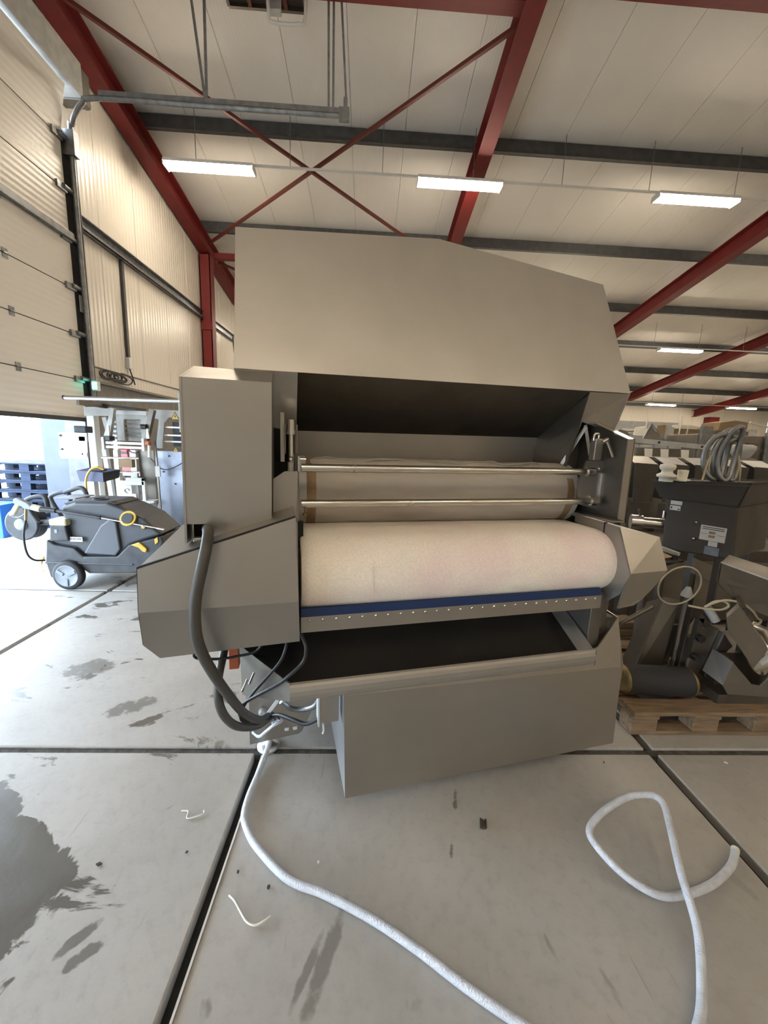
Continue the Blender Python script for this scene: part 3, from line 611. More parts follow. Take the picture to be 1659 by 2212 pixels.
# right bracket and clamp handle
rb = MB().prism([(1.048, 0.18, 1.476), (1.139, 0.18, 1.478), (1.150, 0.18, 1.43), (1.158, 0.18, 1.245), (1.037, 0.18, 1.276), (1.02, 0.18, 1.38)], (0, 0.008, 0)).build('right_bracket', SV, MC)
MB().box((1.137, 0.172, 1.302), (1.168, 0.18, 1.421)).build('side_flange', M['steel_bright'], rb)
for x, z in ((1.075, 1.43), (1.12, 1.44), (1.09, 1.31)): MB().lathe((x, 0.18, z), (0, -1, 0), [(0, 0.008), (0.006, 0.008), (0.009, 0.004)], 10).build('bolt', M['steel_bright'], rb)
MB().tube([(1.165, 0.19, 1.30), (1.178, 0.19, 1.27), (1.175, 0.19, 1.235), (1.162, 0.19, 1.232)], 0.005, 8, 4).build('wire', M['grey_hose'], rb)
ch = MB().box((1.045, 0.135, 1.48), (1.085, 0.17, 1.575)).build('clamp', S_, MC, 0.004)
MB().tube([(1.045, 0.15, 1.565), (1.045, 0.15, 1.588), (1.055, 0.15, 1.595), (1.068, 0.15, 1.592), (1.07, 0.15, 1.57)], 0.006, 8, 4).build('clamp_hook', M['steel_bright'], ch)
MB().cyl((1.072, 0.13, 1.558), (1.100, 0.13, 1.572), 0.010, n=12).build('handle_hub', M['steel_bright'], ch)
MB().cyl((1.094, 0.128, 1.566), (1.130, 0.12, 1.498), 0.006, n=10).build('handle_lever', M['steel_bright'], ch)
# scraper: blue strip and riveted steel bar
MB().box((-0.227, -0.003, 0.904), (1.046, 0.014, 0.937)).build('scraper_strip', M['blue'], MC)
br = MB().box((-0.227, -0.004, 0.848), (1.052, 0.012, 0.906)).build('scraper_bar', SV, MC)
rv = MB()
for i in range(26): rv.lathe((-0.20+1.22*i/25, -0.004, 0.893), (0, -1, 0), [(0, 0.0055), (0.002, 0.005), (0.0035, 0.002)], 8)
o = rv.build('rivet_row', M['steel_bright'], br); o['kind'] = 'stuff'
MB().box((1.06, 0.05, 0.62), (1.12, 0.40, 0.90)).build('support_post', SD, MC, 0.003)
MB().box((1.125, 0.10, 0.58), (1.20, 0.42, 0.86)).build('support_post', SD, MC, 0.003)
# tray with rounded lip
k = 0.45
ty = lambda y: 0.655+k*y
tray = MB().prism([(-0.268, 0.0, ty(0)), (1.045, 0.0, ty(0)), (1.050, 0.50, ty(0.5)), (-0.452, 0.50, ty(0.5)), (-0.452, 0.17, ty(0.17))], (0, 0.001, -0.008)).build('tray', M['tray'], MC)
MB().prism([(0.965, 0.0, ty(0)+0.001), (1.045, 0.0, ty(0)+0.001), (1.050, 0.50, ty(0.5)+0.001), (0.985, 0.50, ty(0.5)+0.001)], (0, 0.0, 0.002)).build('tray_glint_strip', M['alu'], tray)  # bright strip stands in for the reflection on the tray's right end
lip = [(-0.002, 0.656), (-0.010, 0.652), (-0.017, 0.644), (-0.022, 0.630), (-0.022, 0.612), (-0.018, 0.596), (-0.010, 0.586), (0.0, 0.582), (0.008, 0.59), (0.008, 0.65)]
MB().prism([(-0.268, y, z) for y, z in lip], (1.323, 0, 0)).build('tray_lip', M['matt'], tray)
MB().prism([(-0.268, -0.004, 0.655), (-0.268, -0.004, 0.582), (-0.446, 0.17, 0.515), (-0.454, 0.17, 0.732)], (0.006, 0.006, 0)).build('tray_end_plate', M['steel_mid'], tray)
MB().box((1.048, -0.021, 0.584), (1.0495, -0.018, 0.655)).build('lip_seam', SD, tray)
for x, z in ((-0.395, 0.655), (-0.42, 0.63)): MB().cyl((x, 0.09, z), (x-0.015, 0.05, z-0.02), 0.004, n=8).build('pin', M['steel_bright'], tray)
ob = MB().box((-0.50, 0.22, 0.60), (-0.462, 0.27, 0.73)).build('orange_block', M['orange'], MC, 0.003)
# catch hopper under the tray
hp_ = MB().prism([(-0.068, 0.0, 0.575), (1.224, 0.0, 0.545), (1.243, 0.0, 0.141), (-0.055, 0.0, 0.12)], (0, 0.006, 0)).build('catch_hopper', S_, MC)
MB().prism([(1.222, 0.0, 0.545), (1.221, 0.055, 0.764), (1.10, 0.025, 0.640), (1.05, 0.02, 0.625), (-0.06, 0.02, 0.655), (-0.068, 0.0, 0.575)], (0, 0.006, 0)).build('upper_front', S_, hp_)
MB().prism([(-0.06, 0.006, 0.575), (-0.055, 0.006, 0.12), (-0.058, 0.46, 0.13), (-0.06, 0.46, 0.56)], (0.006, 0, 0)).build('left_side', M['alu'], hp_)  # brighter metal stands in for the doorway reflected in this steel side
MB().prism([(1.238, 0.006, 0.545), (1.221, 0.055, 0.764), (1.222, 0.17, 0.775), (1.225, 0.50, 0.775), (1.235, 0.50, 0.14), (1.240, 0.006, 0.141)], (-0.006, 0, 0)).build('right_side', S_, hp_)
MB().prism([(1.220, 0.056, 0.762), (1.222, 0.50, 0.775), (1.02, 0.50, 0.53), (1.05, 0.03, 0.53)], (-0.002, 0, -0.004)).build('inner_slope', M['steel_bright'], hp_)
MB().box((-0.06, 0.495, 0.13), (1.235, 0.501, 0.56)).build('back_plate', S_, hp_)
MB().prism([(-0.055, 0.006, 0.125), (1.24, 0.006, 0.145), (1.235, 0.49, 0.145), (-0.055, 0.49, 0.135)], (0, 0, 0.006)).build('bottom_plate', S_, hp_)
jb = MB().box((-0.152, 0.09, 0.400), (-0.072, 0.16, 0.52)).build('junction_box', S_, MC, 0.003)
MB().box((-0.156, 0.085, 0.39), (-0.150, 0.165, 0.53)).build('box_flange', M['white_old'], jb)
MB().tube([(-0.135, 0.1, 0.40), (-0.132, 0.1, 0.36), (-0.136, 0.1, 0.345)], 0.004, 6, 3).build('box_wire', M['white'], jb)
# frame, foot plate, feet
MB().box((-0.40, 0.46, 0.10), (-0.30, 1.10, 0.30)).build('base_beam', SD, MC, 0.004)
MB().box((1.10, 0.56, 0.10), (1.20, 1.10, 0.30)).build('base_beam', SD, MC, 0.004)
MB().box((-0.30, 0.62, 0.18), (1.10, 0.70, 0.28)).build('cross_beam', SD, MC, 0.004)
fp = MB().prism([(-0.447, 0.44, 0.313), (-0.195, 0.44, 0.290), (-0.118, 0.44, 0.285), (-0.199, 0.44, 0.099), (-0.217, 0.44, 0.085), (-0.448, 0.44, 0.064)], (0, 0.01, 0)).build('foot_plate', S_, MC)
for x in (-0.275, -0.235): MB().box((x-0.010, 0.437, 0.112), (x+0.010, 0.441, 0.128)).build('square_slot', M['white'], fp)
MB().lathe((-0.385, 0.44, 0.235), (0, -1, 0), [(0, 0.02), (0.012, 0.02), (0.02, 0.012)], 12).build('bolt', M['white_old'], fp)
for x, y in ((-0.364, 0.487), (1.15, 0.60), (-0.364, 1.05), (1.15, 1.05)):
    ft = MB().lathe((x, y, 0), (0, 0, 1), [(0, 0.055), (0.012, 0.055), (0.02, 0.03), (0.03, 0.014), (0.12, 0.014)], 20).build('levelling_foot', M['alu'], MC)
# clear plastic sheet edge behind the hood corner
MB().prism([(-0.47, 0.62, 2.20), (-0.475, 0.62, 2.06), (-0.462, 0.62, 1.74), (-0.452, 0.62, 1.74), (-0.452, 0.62, 2.22)], (0, 0.03, 0)).build('rear_sheet', M['white_old'], MC)
MB().tube([(-0.49, 0.60, 1.95), (-0.475, 0.60, 1.8), (-0.45, 0.60, 1.74)], 0.003, 6, 4).build('rear_wire', M['grey_hose'], MC)
# hoses and cables hanging from the left side of the machine
MB().tube([(-0.535, 0.12, 1.205), (-0.528, 0.04, 1.222), (-0.508, -0.06, 1.232), (-0.503, -0.125, 1.205), (-0.513, -0.15, 1.15), (-0.530, -0.16, 1.07), (-0.536, -0.16, 0.99), (-0.531, -0.145, 0.905), (-0.511, -0.09, 0.79), (-0.48, 0.0, 0.645), (-0.436, 0.13, 0.46), (-0.385, 0.24, 0.34), (-0.345, 0.30, 0.315)], 0.0165, 12, 8).build('grey_hose', M['grey_hose'], MC)
MB().tube([(-0.335, 0.30, 0.312), (-0.40, 0.24, 0.315), (-0.468, 0.12, 0.42), (-0.505, 0.03, 0.56), (-0.515, 0.05, 0.66), (-0.507, 0.17, 0.72), (-0.49, 0.24, 0.83)], 0.0155, 12, 8).build('grey_hose', M['grey_hose'], MC)
MB().tube([(-0.275, 0.02, 0.86), (-0.272, -0.0, 0.837), (-0.282, -0.02, 0.796), (-0.3, -0.01, 0.748), (-0.341, 0.03, 0.674), (-0.403, 0.085, 0.57), (-0.45, 0.12, 0.473), (-0.438, 0.16, 0.4), (-0.363, 0.27, 0.319), (-0.33, 0.30, 0.305)], 0.0055, 8, 6).build('black_cable', M['black'], MC)
MB().tube([(-0.235, 0.02, 0.87), (-0.224, -0.0, 0.837), (-0.211, -0.03, 0.803), (-0.221, -0.03, 0.75), (-0.273, -0.03, 0.7), (-0.308, -0.01, 0.662), (-0.376, 0.05, 0.59), (-0.438, 0.1, 0.522), (-0.454, 0.13, 0.456), (-0.422, 0.18, 0.386), (-0.353, 0.27, 0.317), (-0.33, 0.30, 0.305)], 0.0065, 8, 6).build('black_cable', M['black'], MC)
MB().tube([(-0.56, 0.06, 0.835), (-0.60, 0.10, 0.74), (-0.541, 0.12, 0.71), (-0.46, 0.12, 0.712), (-0.377, 0.12, 0.735), (-0.34, 0.12, 0.85)], 0.005, 8, 6).build('black_cable', M['black'], MC)
MB().tube([(-0.35, 0.29, 0.31), (-0.31, 0.25, 0.345), (-0.25, 0.18, 0.365), (-0.2, 0.14, 0.37), (-0.15, 0.12, 0.40)], 0.0085, 8, 6).build('black_cable', M['black'], MC)
MB().tube([(-0.30, 0.36, 0.33), (-0.26, 0.36, 0.29), (-0.2, 0.34, 0.29), (-0.15, 0.30, 0.33), (-0.12, 0.28, 0.40)], 0.012, 8, 6).build('grey_hose', M['galv'], MC)
MB().tube([(-0.43, 0.40, 0.16), (-0.40, 0.36, 0.165), (-0.37, 0.32, 0.215), (-0.335, 0.29, 0.265), (-0.30, 0.30, 0.275), (-0.305, 0.34, 0.25), (-0.34, 0.33, 0.245)], 0.007, 8, 6).build('white_loop', M['hose_white'], MC)
for a in (0, 1): MB().tube([(-0.345+0.02*a, 0.285, 0.325), (-0.325+0.02*a, 0.28, 0.30), (-0.345+0.02*a, 0.315, 0.288), (-0.36+0.02*a, 0.31, 0.31)], 0.003, 6, 5, True).build('cable_tie', M['black'], MC)
MB().bar((-0.31, 0.28, 0.40), (-0.365, 0.30, 0.31), 0.014, 0.014).build('white_strap', M['white'], MC)

# ------------------------------------------------------------------ lettering helper
def text_mesh(txt, size, m, parent, loc, rot, name='lettering'):
    c = bpy.data.curves.new(name, 'FONT'); c.body = txt; c.size = size; c.align_x = 'CENTER'; c.align_y = 'CENTER'; c.extrude = 0.0004; c.resolution_u = 2
    t = bpy.data.objects.new(name, c); C.objects.link(t); bpy.context.view_layer.update()
    me = bpy.data.meshes.new_from_object(t.evaluated_get(bpy.context.evaluated_depsgraph_get()))
    bpy.data.objects.remove(t); bpy.data.curves.remove(c)
    me.name = name; me.materials.clear(); me.materials.append(m)
    o = bpy.data.objects.new(name, me); C.objects.link(o); o.parent = parent; o.location = loc; o.rotation_euler = rot
    return o

# ------------------------------------------------------------------ pressure washer
W0 = Vector((-2.87, 3.76, 0))
PW = thing('pressure_washer', 'dark grey wheeled hot water pressure washer with yellow parts standing near the open door', 'pressure washer', W0)
def wp(pts, y): return [(x-W0.x, y-W0.y, z) for x, z in pts]
base = [(-3.07, 0.48), (-3.10, 0.26), (-3.07, 0.10), (-3.02, 0.10), (-2.99, 0.20), (-2.93, 0.265), (-2.87, 0.28), (-2.80, 0.26), (-2.74, 0.18), (-2.70, 0.15), (-2.22, 0.17), (-2.10, 0.27), (-1.97, 0.48), (-1.99, 0.54), (-2.30, 0.45), (-2.42, 0.33), (-2.74, 0.32), (-2.82, 0.40), (-3.0, 0.43)]
MB().prism(wp(base, 3.79), (0, 0.50, 0)).build('chassis', M['washer_base'], PW, 0.012)
MB().box((-0.23, 0.022, 0.245), (0.60, 0.05, 0.262)).build('bumper_line', M['washer'], PW, 0.004)
body = [(-3.05, 0.42), (-3.04, 0.52), (-2.90, 0.56), (-2.92, 0.70), (-2.94, 0.80), (-2.80, 0.85), (-2.50, 0.855), (-2.36, 0.80), (-2.17, 0.71), (-2.0, 0.55), (-2.30, 0.44), (-2.42, 0.32), (-2.74, 0.31), (-2.82, 0.39)]
MB().prism(wp(body, 3.83), (0, 0.44, 0)).build('hood', M['washer'], PW, 0.03, seg=3)
MB().prism(wp([(-2.47, 0.70), (-2.56, 0.63), (-2.74, 0.35), (-2.44, 0.335), (-2.39, 0.40), (-2.41, 0.67)], 3.80), (0, 0.05, 0)).build('side_panel', mat('washer_light_grey', (0.075, 0.082, 0.096), 0.5), PW, 0.012)
MB().prism(wp([(-2.93, 0.83), (-2.83, 0.86), (-2.48, 0.86), (-2.42, 0.835), (-2.50, 0.81), (-2.90, 0.81)], 3.86), (0, 0.38, 0)).build('top_tray', M['washer_base'], PW, 0.008)
MB().box((-0.18, 0.16, 0.858), (0.02, 0.44, 0.872)).build('lid', M['wheel'], PW, 0.008)
MB().lathe((0.22, 0.22, 0.85), (0, 0, 1), [(0, 0.07), (0.02, 0.07), (0.02, 0.055), (0.005, 0.055)], 20).build('filler_cap', M['tyre'], PW)
MB().prism(wp([(-3.03, 0.47), (-3.01, 0.63), (-2.87, 0.63), (-2.85, 0.48)], 3.775), (0, 0.16, 0)).build('detergent_tank', M['washer_base'], PW, 0.012)
cap = MB().box((-0.145, 0.01, 0.625), (0.015, 0.17, 0.69)).build('tank_cap', M['cream'], PW, 0.015)
MB().box((-0.10, 0.012, 0.555), (-0.075, 0.016, 0.59)).build('pictogram', M['wheel'], PW)
lab = MB().box((0.02, 0.036, 0.468), (0.135, 0.042, 0.515)).build('name_label', M['paper'], PW)
text_mesh('KÄRCHER', 0.022, M['ink'], lab, (0.078, 0.0352, 0.495), (R(90), 0, 0))
MB().prism(wp([(-2.27, 0.455), (-2.19, 0.485), (-2.12, 0.42), (-2.13, 0.385), (-2.16, 0.39), (-2.20, 0.43)], 3.77), (0, 0.03, 0)).build('yellow_latch', M['yellow'], PW, 0.006)
MB().prism(wp([(-2.05, 0.515), (-2.02, 0.54), (-2.015, 0.49), (-2.045, 0.465)], 3.783), (0, 0.008, 0)).build('warning_sticker', M['yellow'], PW)
dl = MB().cyl((0.57, 0.06, 0.705), (0.57, 0.045, 0.712), 0.075, n=28).build('dial', M['yellow'], PW)
MB().cyl((0.57, 0.05, 0.708), (0.57, 0.035, 0.714), 0.052, n=24).build('dial_knob', M['black'], dl)
MB().lathe((0.72, 0.05, 0.63), (0, -1, 0), [(0, 0.025), (0.015, 0.025), (0.02, 0.015)], 14).build('gauge', M['brass'], PW)
for wx, wy, rr in ((0.0, -0.03, 0.142), (0.0, 0.56, 0.142)):
    wh = MB().lathe((wx, wy, rr), (0, 1, 0), [(0, rr*0.78), (0.004, rr*0.93), (0.012, rr), (0.058, rr), (0.066, rr*0.93), (0.07, rr*0.78)], 36).build('wheel', M['tyre'], PW)
    MB().lathe((wx, wy-0.004, rr), (0, 1, 0), [(0, rr*0.12), (0.002, rr*0.16), (0.004, rr*0.7), (0.0, rr*0.74), (0.01, rr*0.78)], 30).build('wheel_disc', M['wheel'], wh)
    for a in range(3):
        t = a*2.094+0.5
        MB().bar((wx+0.03*math.cos(t), wy-0.006, rr+0.03*math.sin(t)), (wx+0.1*math.cos(t), wy-0.006, rr+0.1*math.sin(t)), 0.03, 0.01, (0, 1, 0)).build('spoke', M['wheel'], wh, 0.003)
for wy in (0.1, 0.45): MB().lathe((0.72, wy, 0.075), (0, 1, 0), [(0, 0.06), (0.005, 0.075), (0.04, 0.075), (0.045, 0.06)], 20).build('front_wheel', M['tyre'], PW)
MB().lathe((-0.56, 0.20, 0.585), (0, 1, 0), [(0, 0.15), (0.01, 0.165), (0.03, 0.16), (0.035, 0.10), (0.10, 0.10), (0.105, 0.16), (0.125, 0.165), (0.135, 0.15)], 32).build('hose_reel', M['washer_base'], PW)
MB().lathe((-0.56, 0.195, 0.585), (0, -1, 0), [(0, 0.06), (0.01, 0.055), (0.012, 0.03)], 20).build('reel_hub', M['wheel'], PW)
MB().tube([(-0.56, 0.27, 0.585), (-0.35, 0.27, 0.60), (-0.12, 0.27, 0.62)], 0.03, 10, 4).build('reel_arm', M['washer_base'], PW)
for y in (0.16, 0.46): MB().tube([(-0.36, y, 0.62), (-0.45, y, 0.80), (-0.42, y, 0.855), (-0.30, y, 0.885), (-0.26, y, 0.85), (-0.25, y, 0.72)], 0.022, 10, 5).build('push_handle', M['washer_base'], PW)
MB().tube([(-0.30, 0.45, 0.88), (-0.15, 0.45, 0.935), (-0.09, 0.45, 0.91), (-0.06, 0.45, 0.80)], 0.022, 10, 5).build('push_handle', M['washer_base'], PW)
# spray gun and lance lying on the washer
SG = thing('spray_gun', 'grey and cream spray gun with a long steel lance lying across the pressure washer', 'spray gun', (-3.235, 3.77, 0.768)); SG.scale = (1.045, 1.045, 1.045)
def gp(pts): return [(x+3.1, 0, z-0.8) for x, z in pts]
MB().prism([(a, -0.02, c) for a, b, c in gp([(-3.16, 0.90), (-3.13, 0.915), (-3.04, 0.87), (-3.01, 0.84), (-3.02, 0.805), (-3.07, 0.82), (-3.12, 0.85), (-3.16, 0.86)])], (0, 0.04, 0)).build('gun_body', M['wheel'], SG, 0.008)
MB().prism([(a, -0.018, c) for a, b, c in gp([(-3.15, 0.86), (-3.11, 0.85), (-3.17, 0.755), (-3.215, 0.745), (-3.21, 0.77)])], (0, 0.036, 0)).build('grip', M['cream'], SG, 0.008)
MB().tube(gp([(-3.20, 0.74), (-3.14, 0.735), (-3.08, 0.775), (-3.06, 0.82)]), 0.006, 8, 5).build('trigger', M['wheel'], SG)
MB().cyl((0.09, 0, 0.032), (0.16, 0, 0.015), 0.028, n=16).build('coupling', M['cream'], SG)
MB().cyl((0.16, 0, 0.016), (0.29, 0, 0.005), 0.026, 0.022, n=16).build('dark_sleeve', M['black'], SG)
MB().cyl((0.28, 0, 0.008), (0.65, 0.02, -0.052), 0.014, n=12).build('lance_sleeve', M['washer'], SG)
MB().cyl((0.64, 0.02, -0.05), (1.17, 0.03, -0.14), 0.007, n=10).build('lance_pipe', M['steel_bright'], SG)
MB().cyl((0.64, 0.02, -0.05), (0.665, 0.02, -0.054), 0.016, n=12).build('collar', M['black'], SG)
MB().cyl((1.16, 0.03, -0.139), (1.22, 0.03, -0.148), 0.013, n=10).build('nozzle', M['steel_bright'], SG)
MB().tube([(0.03, 0, 0.02), (0.015, 0, -0.09)], 0.011, 8, 1).build('swivel', M['brass'], SG)
MB().tube([(0.015, 0, -0.09), (-0.02, 0, -0.24), (-0.01, 0.0, -0.40), (0.03, 0.02, -0.47), (0.08, 0.08, -0.49)], 0.009, 8, 6).build('high_pressure_hose', M['black'], SG)
# ------------------------------------------------------------------ white framed machine behind the washer
WM = thing('frame_machine', 'white painted open frame machine with slotted plates and rods behind the pressure washer', 'machine', (-3.0, 5.2, 0))
def wq(x, z, y=5.2): return (x+3.0, y-5.2, z)
Wt, Wo, Al = M['white'], M['white_old'], M['alu']
MB().prism([wq(-3.55, 1.80), wq(-3.46, 1.80), wq(-3.46, 0.0), (-0.55, 0, 0)], (0, 0.10, 0)).build('corner_post', Wt, WM, 0.005)
MB().prism([wq(-3.56, 1.82, 5.18), wq(-3.20, 1.82, 5.18), wq(-3.24, 1.72, 5.18), wq(-3.56, 1.71, 5.18)], (0, 0.02, 0)).build('top_plate', Wo, WM)
MB().box((-0.22, -0.02, 1.745), (0.20, 0.06, 1.795)).build('top_beam', Wt, WM, 0.004)
MB().prism([wq(-2.74, 1.82), wq(-2.30, 1.82), wq(-2.30, 1.75), wq(-2.54, 1.73), wq(-2.60, 1.66), wq(-2.64, 1.34), wq(-2.72, 1.34), wq(-2.66, 1.70), wq(-2.74, 1.72)], (0, 0.02, 0)).build('right_plate', Wo, WM)
MB().prism([wq(-2.69, 1.31, 5.12), wq(-2.30, 1.31, 5.12), wq(-2.30, 0.10, 5.12), wq(-2.62, 0.20, 5.12), wq(-2.74, 0.34, 5.12), wq(-2.70, 0.62, 5.12), wq(-2.66, 0.70, 5.12), wq(-2.66, 1.1, 5.12)], (0, 0.02, 0)).build('side_sheet', M['sheet_grey'], WM)
for x, z in ((-2.52, 1.25), (-2.6, 1.05), (-2.52, 0.42), (-2.46, 0.9)): MB().cyl(wq(x, z, 5.119), wq(x, z, 5.112), 0.012, n=10).build('sheet_bolt', M['black'], WM)
MB().prism([wq(-3.23, 1.47, 5.0), wq(-3.21, 1.35, 5.0), wq(-3.18, 1.35, 5.0), wq(-3.08, 1.80, 5.0), wq(-3.12, 1.81, 5.0)], (0, 0.05, 0)).build('tilted_bracket', Wo, WM, 0.003)
MB().prism([wq(-2.76, 1.39, 5.0), wq(-2.72, 1.41, 5.0), wq(-2.61, 1.80, 5.0), wq(-2.67, 1.82, 5.0)], (0, 0.06, 0)).build('tilted_bracket', M['steel_dark'], WM, 0.003)
wnd = MB()
for a, b, c, d in ((-3.20, 1.75, -2.81, 1.69), (-3.20, 1.69, -3.11, 1.42), (-2.90, 1.69, -2.81, 1.42)): wnd.box(wq(a, d, 5.22), wq(c, b, 5.235))
wnd.build('window_plate', Wo, WM)
for k in range(4): MB().box(wq(-3.11, 1.47+0.058*k, 5.25), wq(-2.90, 1.505+0.058*k, 5.26)).build('slat', M['steel_dark'], WM)
MB().box(wq(-3.11, 1.42, 5.30), wq(-2.90, 1.69, 5.31)).build('slat_backing', M['white_old'], WM)
for z in (1.395, 1.345): MB().box(wq(-3.17, z-0.015, 4.93), wq(-2.71, z+0.015, 4.97)).build('cross_rail', Al, WM, 0.003)
for x in (-3.19, -2.72): MB().box(wq(x-0.015, 1.31, 4.91), wq(x+0.015, 1.46, 4.99)).build('rail_end_plate', Wt, WM, 0.003)
MB().bar(wq(-3.29, 1.31, 5.1), wq(-3.24, 0.60, 5.1), 0.055, 0.055).build('lower_post', Wt, WM, 0.004)
MB().box(wq(-3.21, 0.60, 5.12), wq(-3.15, 1.30, 5.18)).build('lower_post', Al, WM, 0.004)
MB().box(wq(-3.01, 0.58, 5.12), wq(-2.93, 1.31, 5.16)).build('lower_post', Wt, WM, 0.004)
MB().box(wq(-2.93, 0.58, 5.18), wq(-2.74, 1.31, 5.20)).build('dark_sheet', M['steel_dark'], WM)
for z in (1.215, 1.045):
    MB().cyl(wq(-3.24, z, 4.95), wq(-2.80, z+0.004, 4.95), 0.013, n=10).build('rod', M['steel_bright'], WM)
for x, y_, z0, z1, z2 in ((-2.88, 4.96, 0.58, 0.90, 0.0),): pass
fr = MB()
for a, b, c, d in ((-3.12, 0.88, -2.80, 0.93), (-2.83, 0.63, -2.79, 0.97), (-3.02, 0.93, -2.79, 0.97)): fr.box(wq(a, b, 5.02), wq(c, d, 5.05))
fr.build('open_frame', Wt, WM, 0.003)
MB().prism([wq(-3.12, 0.90, 5.06), wq(-2.98, 0.90, 5.06), wq(-2.98, 0.76, 5.06), wq(-2.93, 0.76, 5.06), wq(-2.93, 0.64, 5.06), wq(-3.13, 0.64, 5.06)], (0, 0.015, 0)).build('cam_plate', Wt, WM)
MB().tube([wq(-3.04+0.028*math.cos(a), 0.80+0.028*math.sin(a), 5.055) for a in [k*0.55 for k in range(10)]], 0.006, 6, 3).build('retaining_ring', Al, WM)
MB().prism([wq(-3.32, 0.66, 4.92), wq(-2.68, 0.69, 5.0), wq(-2.68, 0.66, 5.0), wq(-3.22, 0.60, 4.92), wq(-3.32, 0.61, 4.92)], (0, 0.16, 0)).build('base_tray', Wt, WM, 0.005)
for x0 in (-2.84, -2.76): MB().bar(wq(x0, 0.58, 4.95), wq(x0-0.10, 0.30, 4.95), 0.03, 0.02).build('slanted_bar', Wt, WM)
for a, b in (((-2.62, 0.55), (-2.71, 0.33)), ((-2.53, 0.47), (-2.60, 0.28)), ((-2.62, 0.55), (-2.53, 0.47)), ((-2.71, 0.33), (-2.60, 0.28))): MB().bar(wq(*a, 4.92), wq(*b, 4.92), 0.03, 0.02).build('tilted_frame_bar', M['steel_dark'], WM)
MB().box(wq(-3.50, 0.0, 5.6), wq(-3.44, 1.7, 5.66)).build('rear_post', Wo, WM)
MB().box(wq(-2.36, 0.0, 5.6), wq(-2.30, 1.7, 5.66)).build('rear_post', Wo, WM)
MB().box(wq(-2.36, 0.0, 5.2), wq(-2.30, 0.2, 5.26)).build('foot', Wo, WM)
bar = MB().tube([wq(-3.43, 1.885, 4.7), wq(-2.15, 1.895, 4.72)], 0.022, 12, 1).build('long_tube', Al, WM)
MB().cyl(wq(-3.44, 1.885, 4.7), wq(-3.425, 1.885, 4.7), 0.024, n=12).build('tube_cap', M['black'], bar)
MB().box(wq(-3.30, 1.81, 4.70), wq(-3.27, 1.875, 5.2)).build('tube_arm', M['steel_dark'], WM)
MB().box(wq(-2.18, 1.55, 4.70), wq(-2.13, 1.99, 4.76)).build('tube_bracket', Wo, WM)
MB().prism([wq(-3.38, 1.865, 5.1), wq(-2.89, 1.83, 5.1), wq(-2.89, 1.80, 5.1), wq(-3.36, 1.845, 5.1)], (0, 0.25, 0)).build('dark_lid', M['black'], WM)
MB().prism([wq(-3.69, 1.50, 4.9), wq(-3.36, 1.50, 4.9), wq(-3.37, 1.19, 4.9), wq(-3.69, 1.19, 4.9)], (0, 0.015, 0)).build('left_plate', Wt, WM, 0.003)
MB().box(wq(-3.69, 1.22, 4.885), wq(-3.37, 1.27, 4.9)).build('plate_edge', Al, WM)
for x, z in ((-3.66, 1.46), (-3.66, 1.30), (-3.42, 1.25)): MB().cyl(wq(x, z, 4.9), wq(x, z, 4.885), 0.012, n=8).build('plate_bolt', M['black'], WM)
MB().box(wq(-3.52, 1.50, 4.92), wq(-3.38, 1.58, 5.05)).build('motor', M['washer_base'], WM, 0.01)
MB().box(wq(-3.46, 1.40, 4.90), wq(-3.38, 1.46, 4.96)).build('clamp', Al, WM, 0.004)
for k in range(5): MB().box(wq(-3.44, 1.43+0.06*k, 5.45), wq(-3.28, 1.46+0.06*k, 5.47)).build('rear_slat', M['steel_dark'], WM)
for a, b in (((-3.30, 1.70), (-3.24, 1.36)),): MB().bar(wq(*a, 5.15), wq(*b, 5.15), 0.05, 0.02, (0, 1, 0)).build('perforated_arm', Wo, WM)
MB().box(wq(-3.20, 1.42, 4.92), wq(-3.11, 1.475, 5.02)).build('sensor_block', M['black'], WM, 0.004)
MB().box(wq(-3.155, 1.475, 4.96), wq(-3.135, 1.60, 4.98)).build('white_peg', M['hdpe'], WM)
MB().prism([wq(-2.70, 1.46, 4.95), wq(-2.66, 1.46, 4.95), wq(-2.675, 1.58, 4.95), wq(-2.685, 1.58, 4.95)], (0, 0.02, 0)).build('white_peg', M['hdpe'], WM)
MB().cyl(wq(-2.76, 1.60, 4.98), wq(-2.70, 1.60, 4.98), 0.03, n=12).build('black_knob', M['black'], WM)
MB().box(wq(-2.69, 1.38, 4.90), wq(-2.64, 1.43, 4.96)).build('red_knob', M['orange'], WM, 0.008)
MB().cyl(wq(-2.655, 1.24, 4.92), wq(-2.65, 1.38, 4.92), 0.018, n=10).build('white_roller', M['hdpe'], WM)
MB().bar(wq(-2.62, 1.44, 5.0), wq(-2.60, 0.35, 5.0), 0.02, 0.02).build('thin_rod', M['steel_dark'], WM)
MB().box(wq(-2.62, 1.0, 4.96), wq(-2.565, 1.13, 4.98)).build('paper_tag', M['paper'], WM)
MB().tube([wq(-2.69, 1.22, 5.0), wq(-2.64, 1.17, 5.0), wq(-2.58, 1.105, 5.0), wq(-2.48, 1.09, 5.0), wq(-2.35, 1.15, 5.0), wq(-2.28, 1.20, 5.02)], 0.006, 8, 5).build('black_cable', M['black'], WM)
MB().tube([wq(-2.95, 1.33, 5.0), wq(-2.92, 1.29, 5.0), wq(-2.86, 1.28, 5.0), wq(-2.82, 1.31, 5.0)], 0.006, 8, 5).build('black_cable', M['black'], WM)
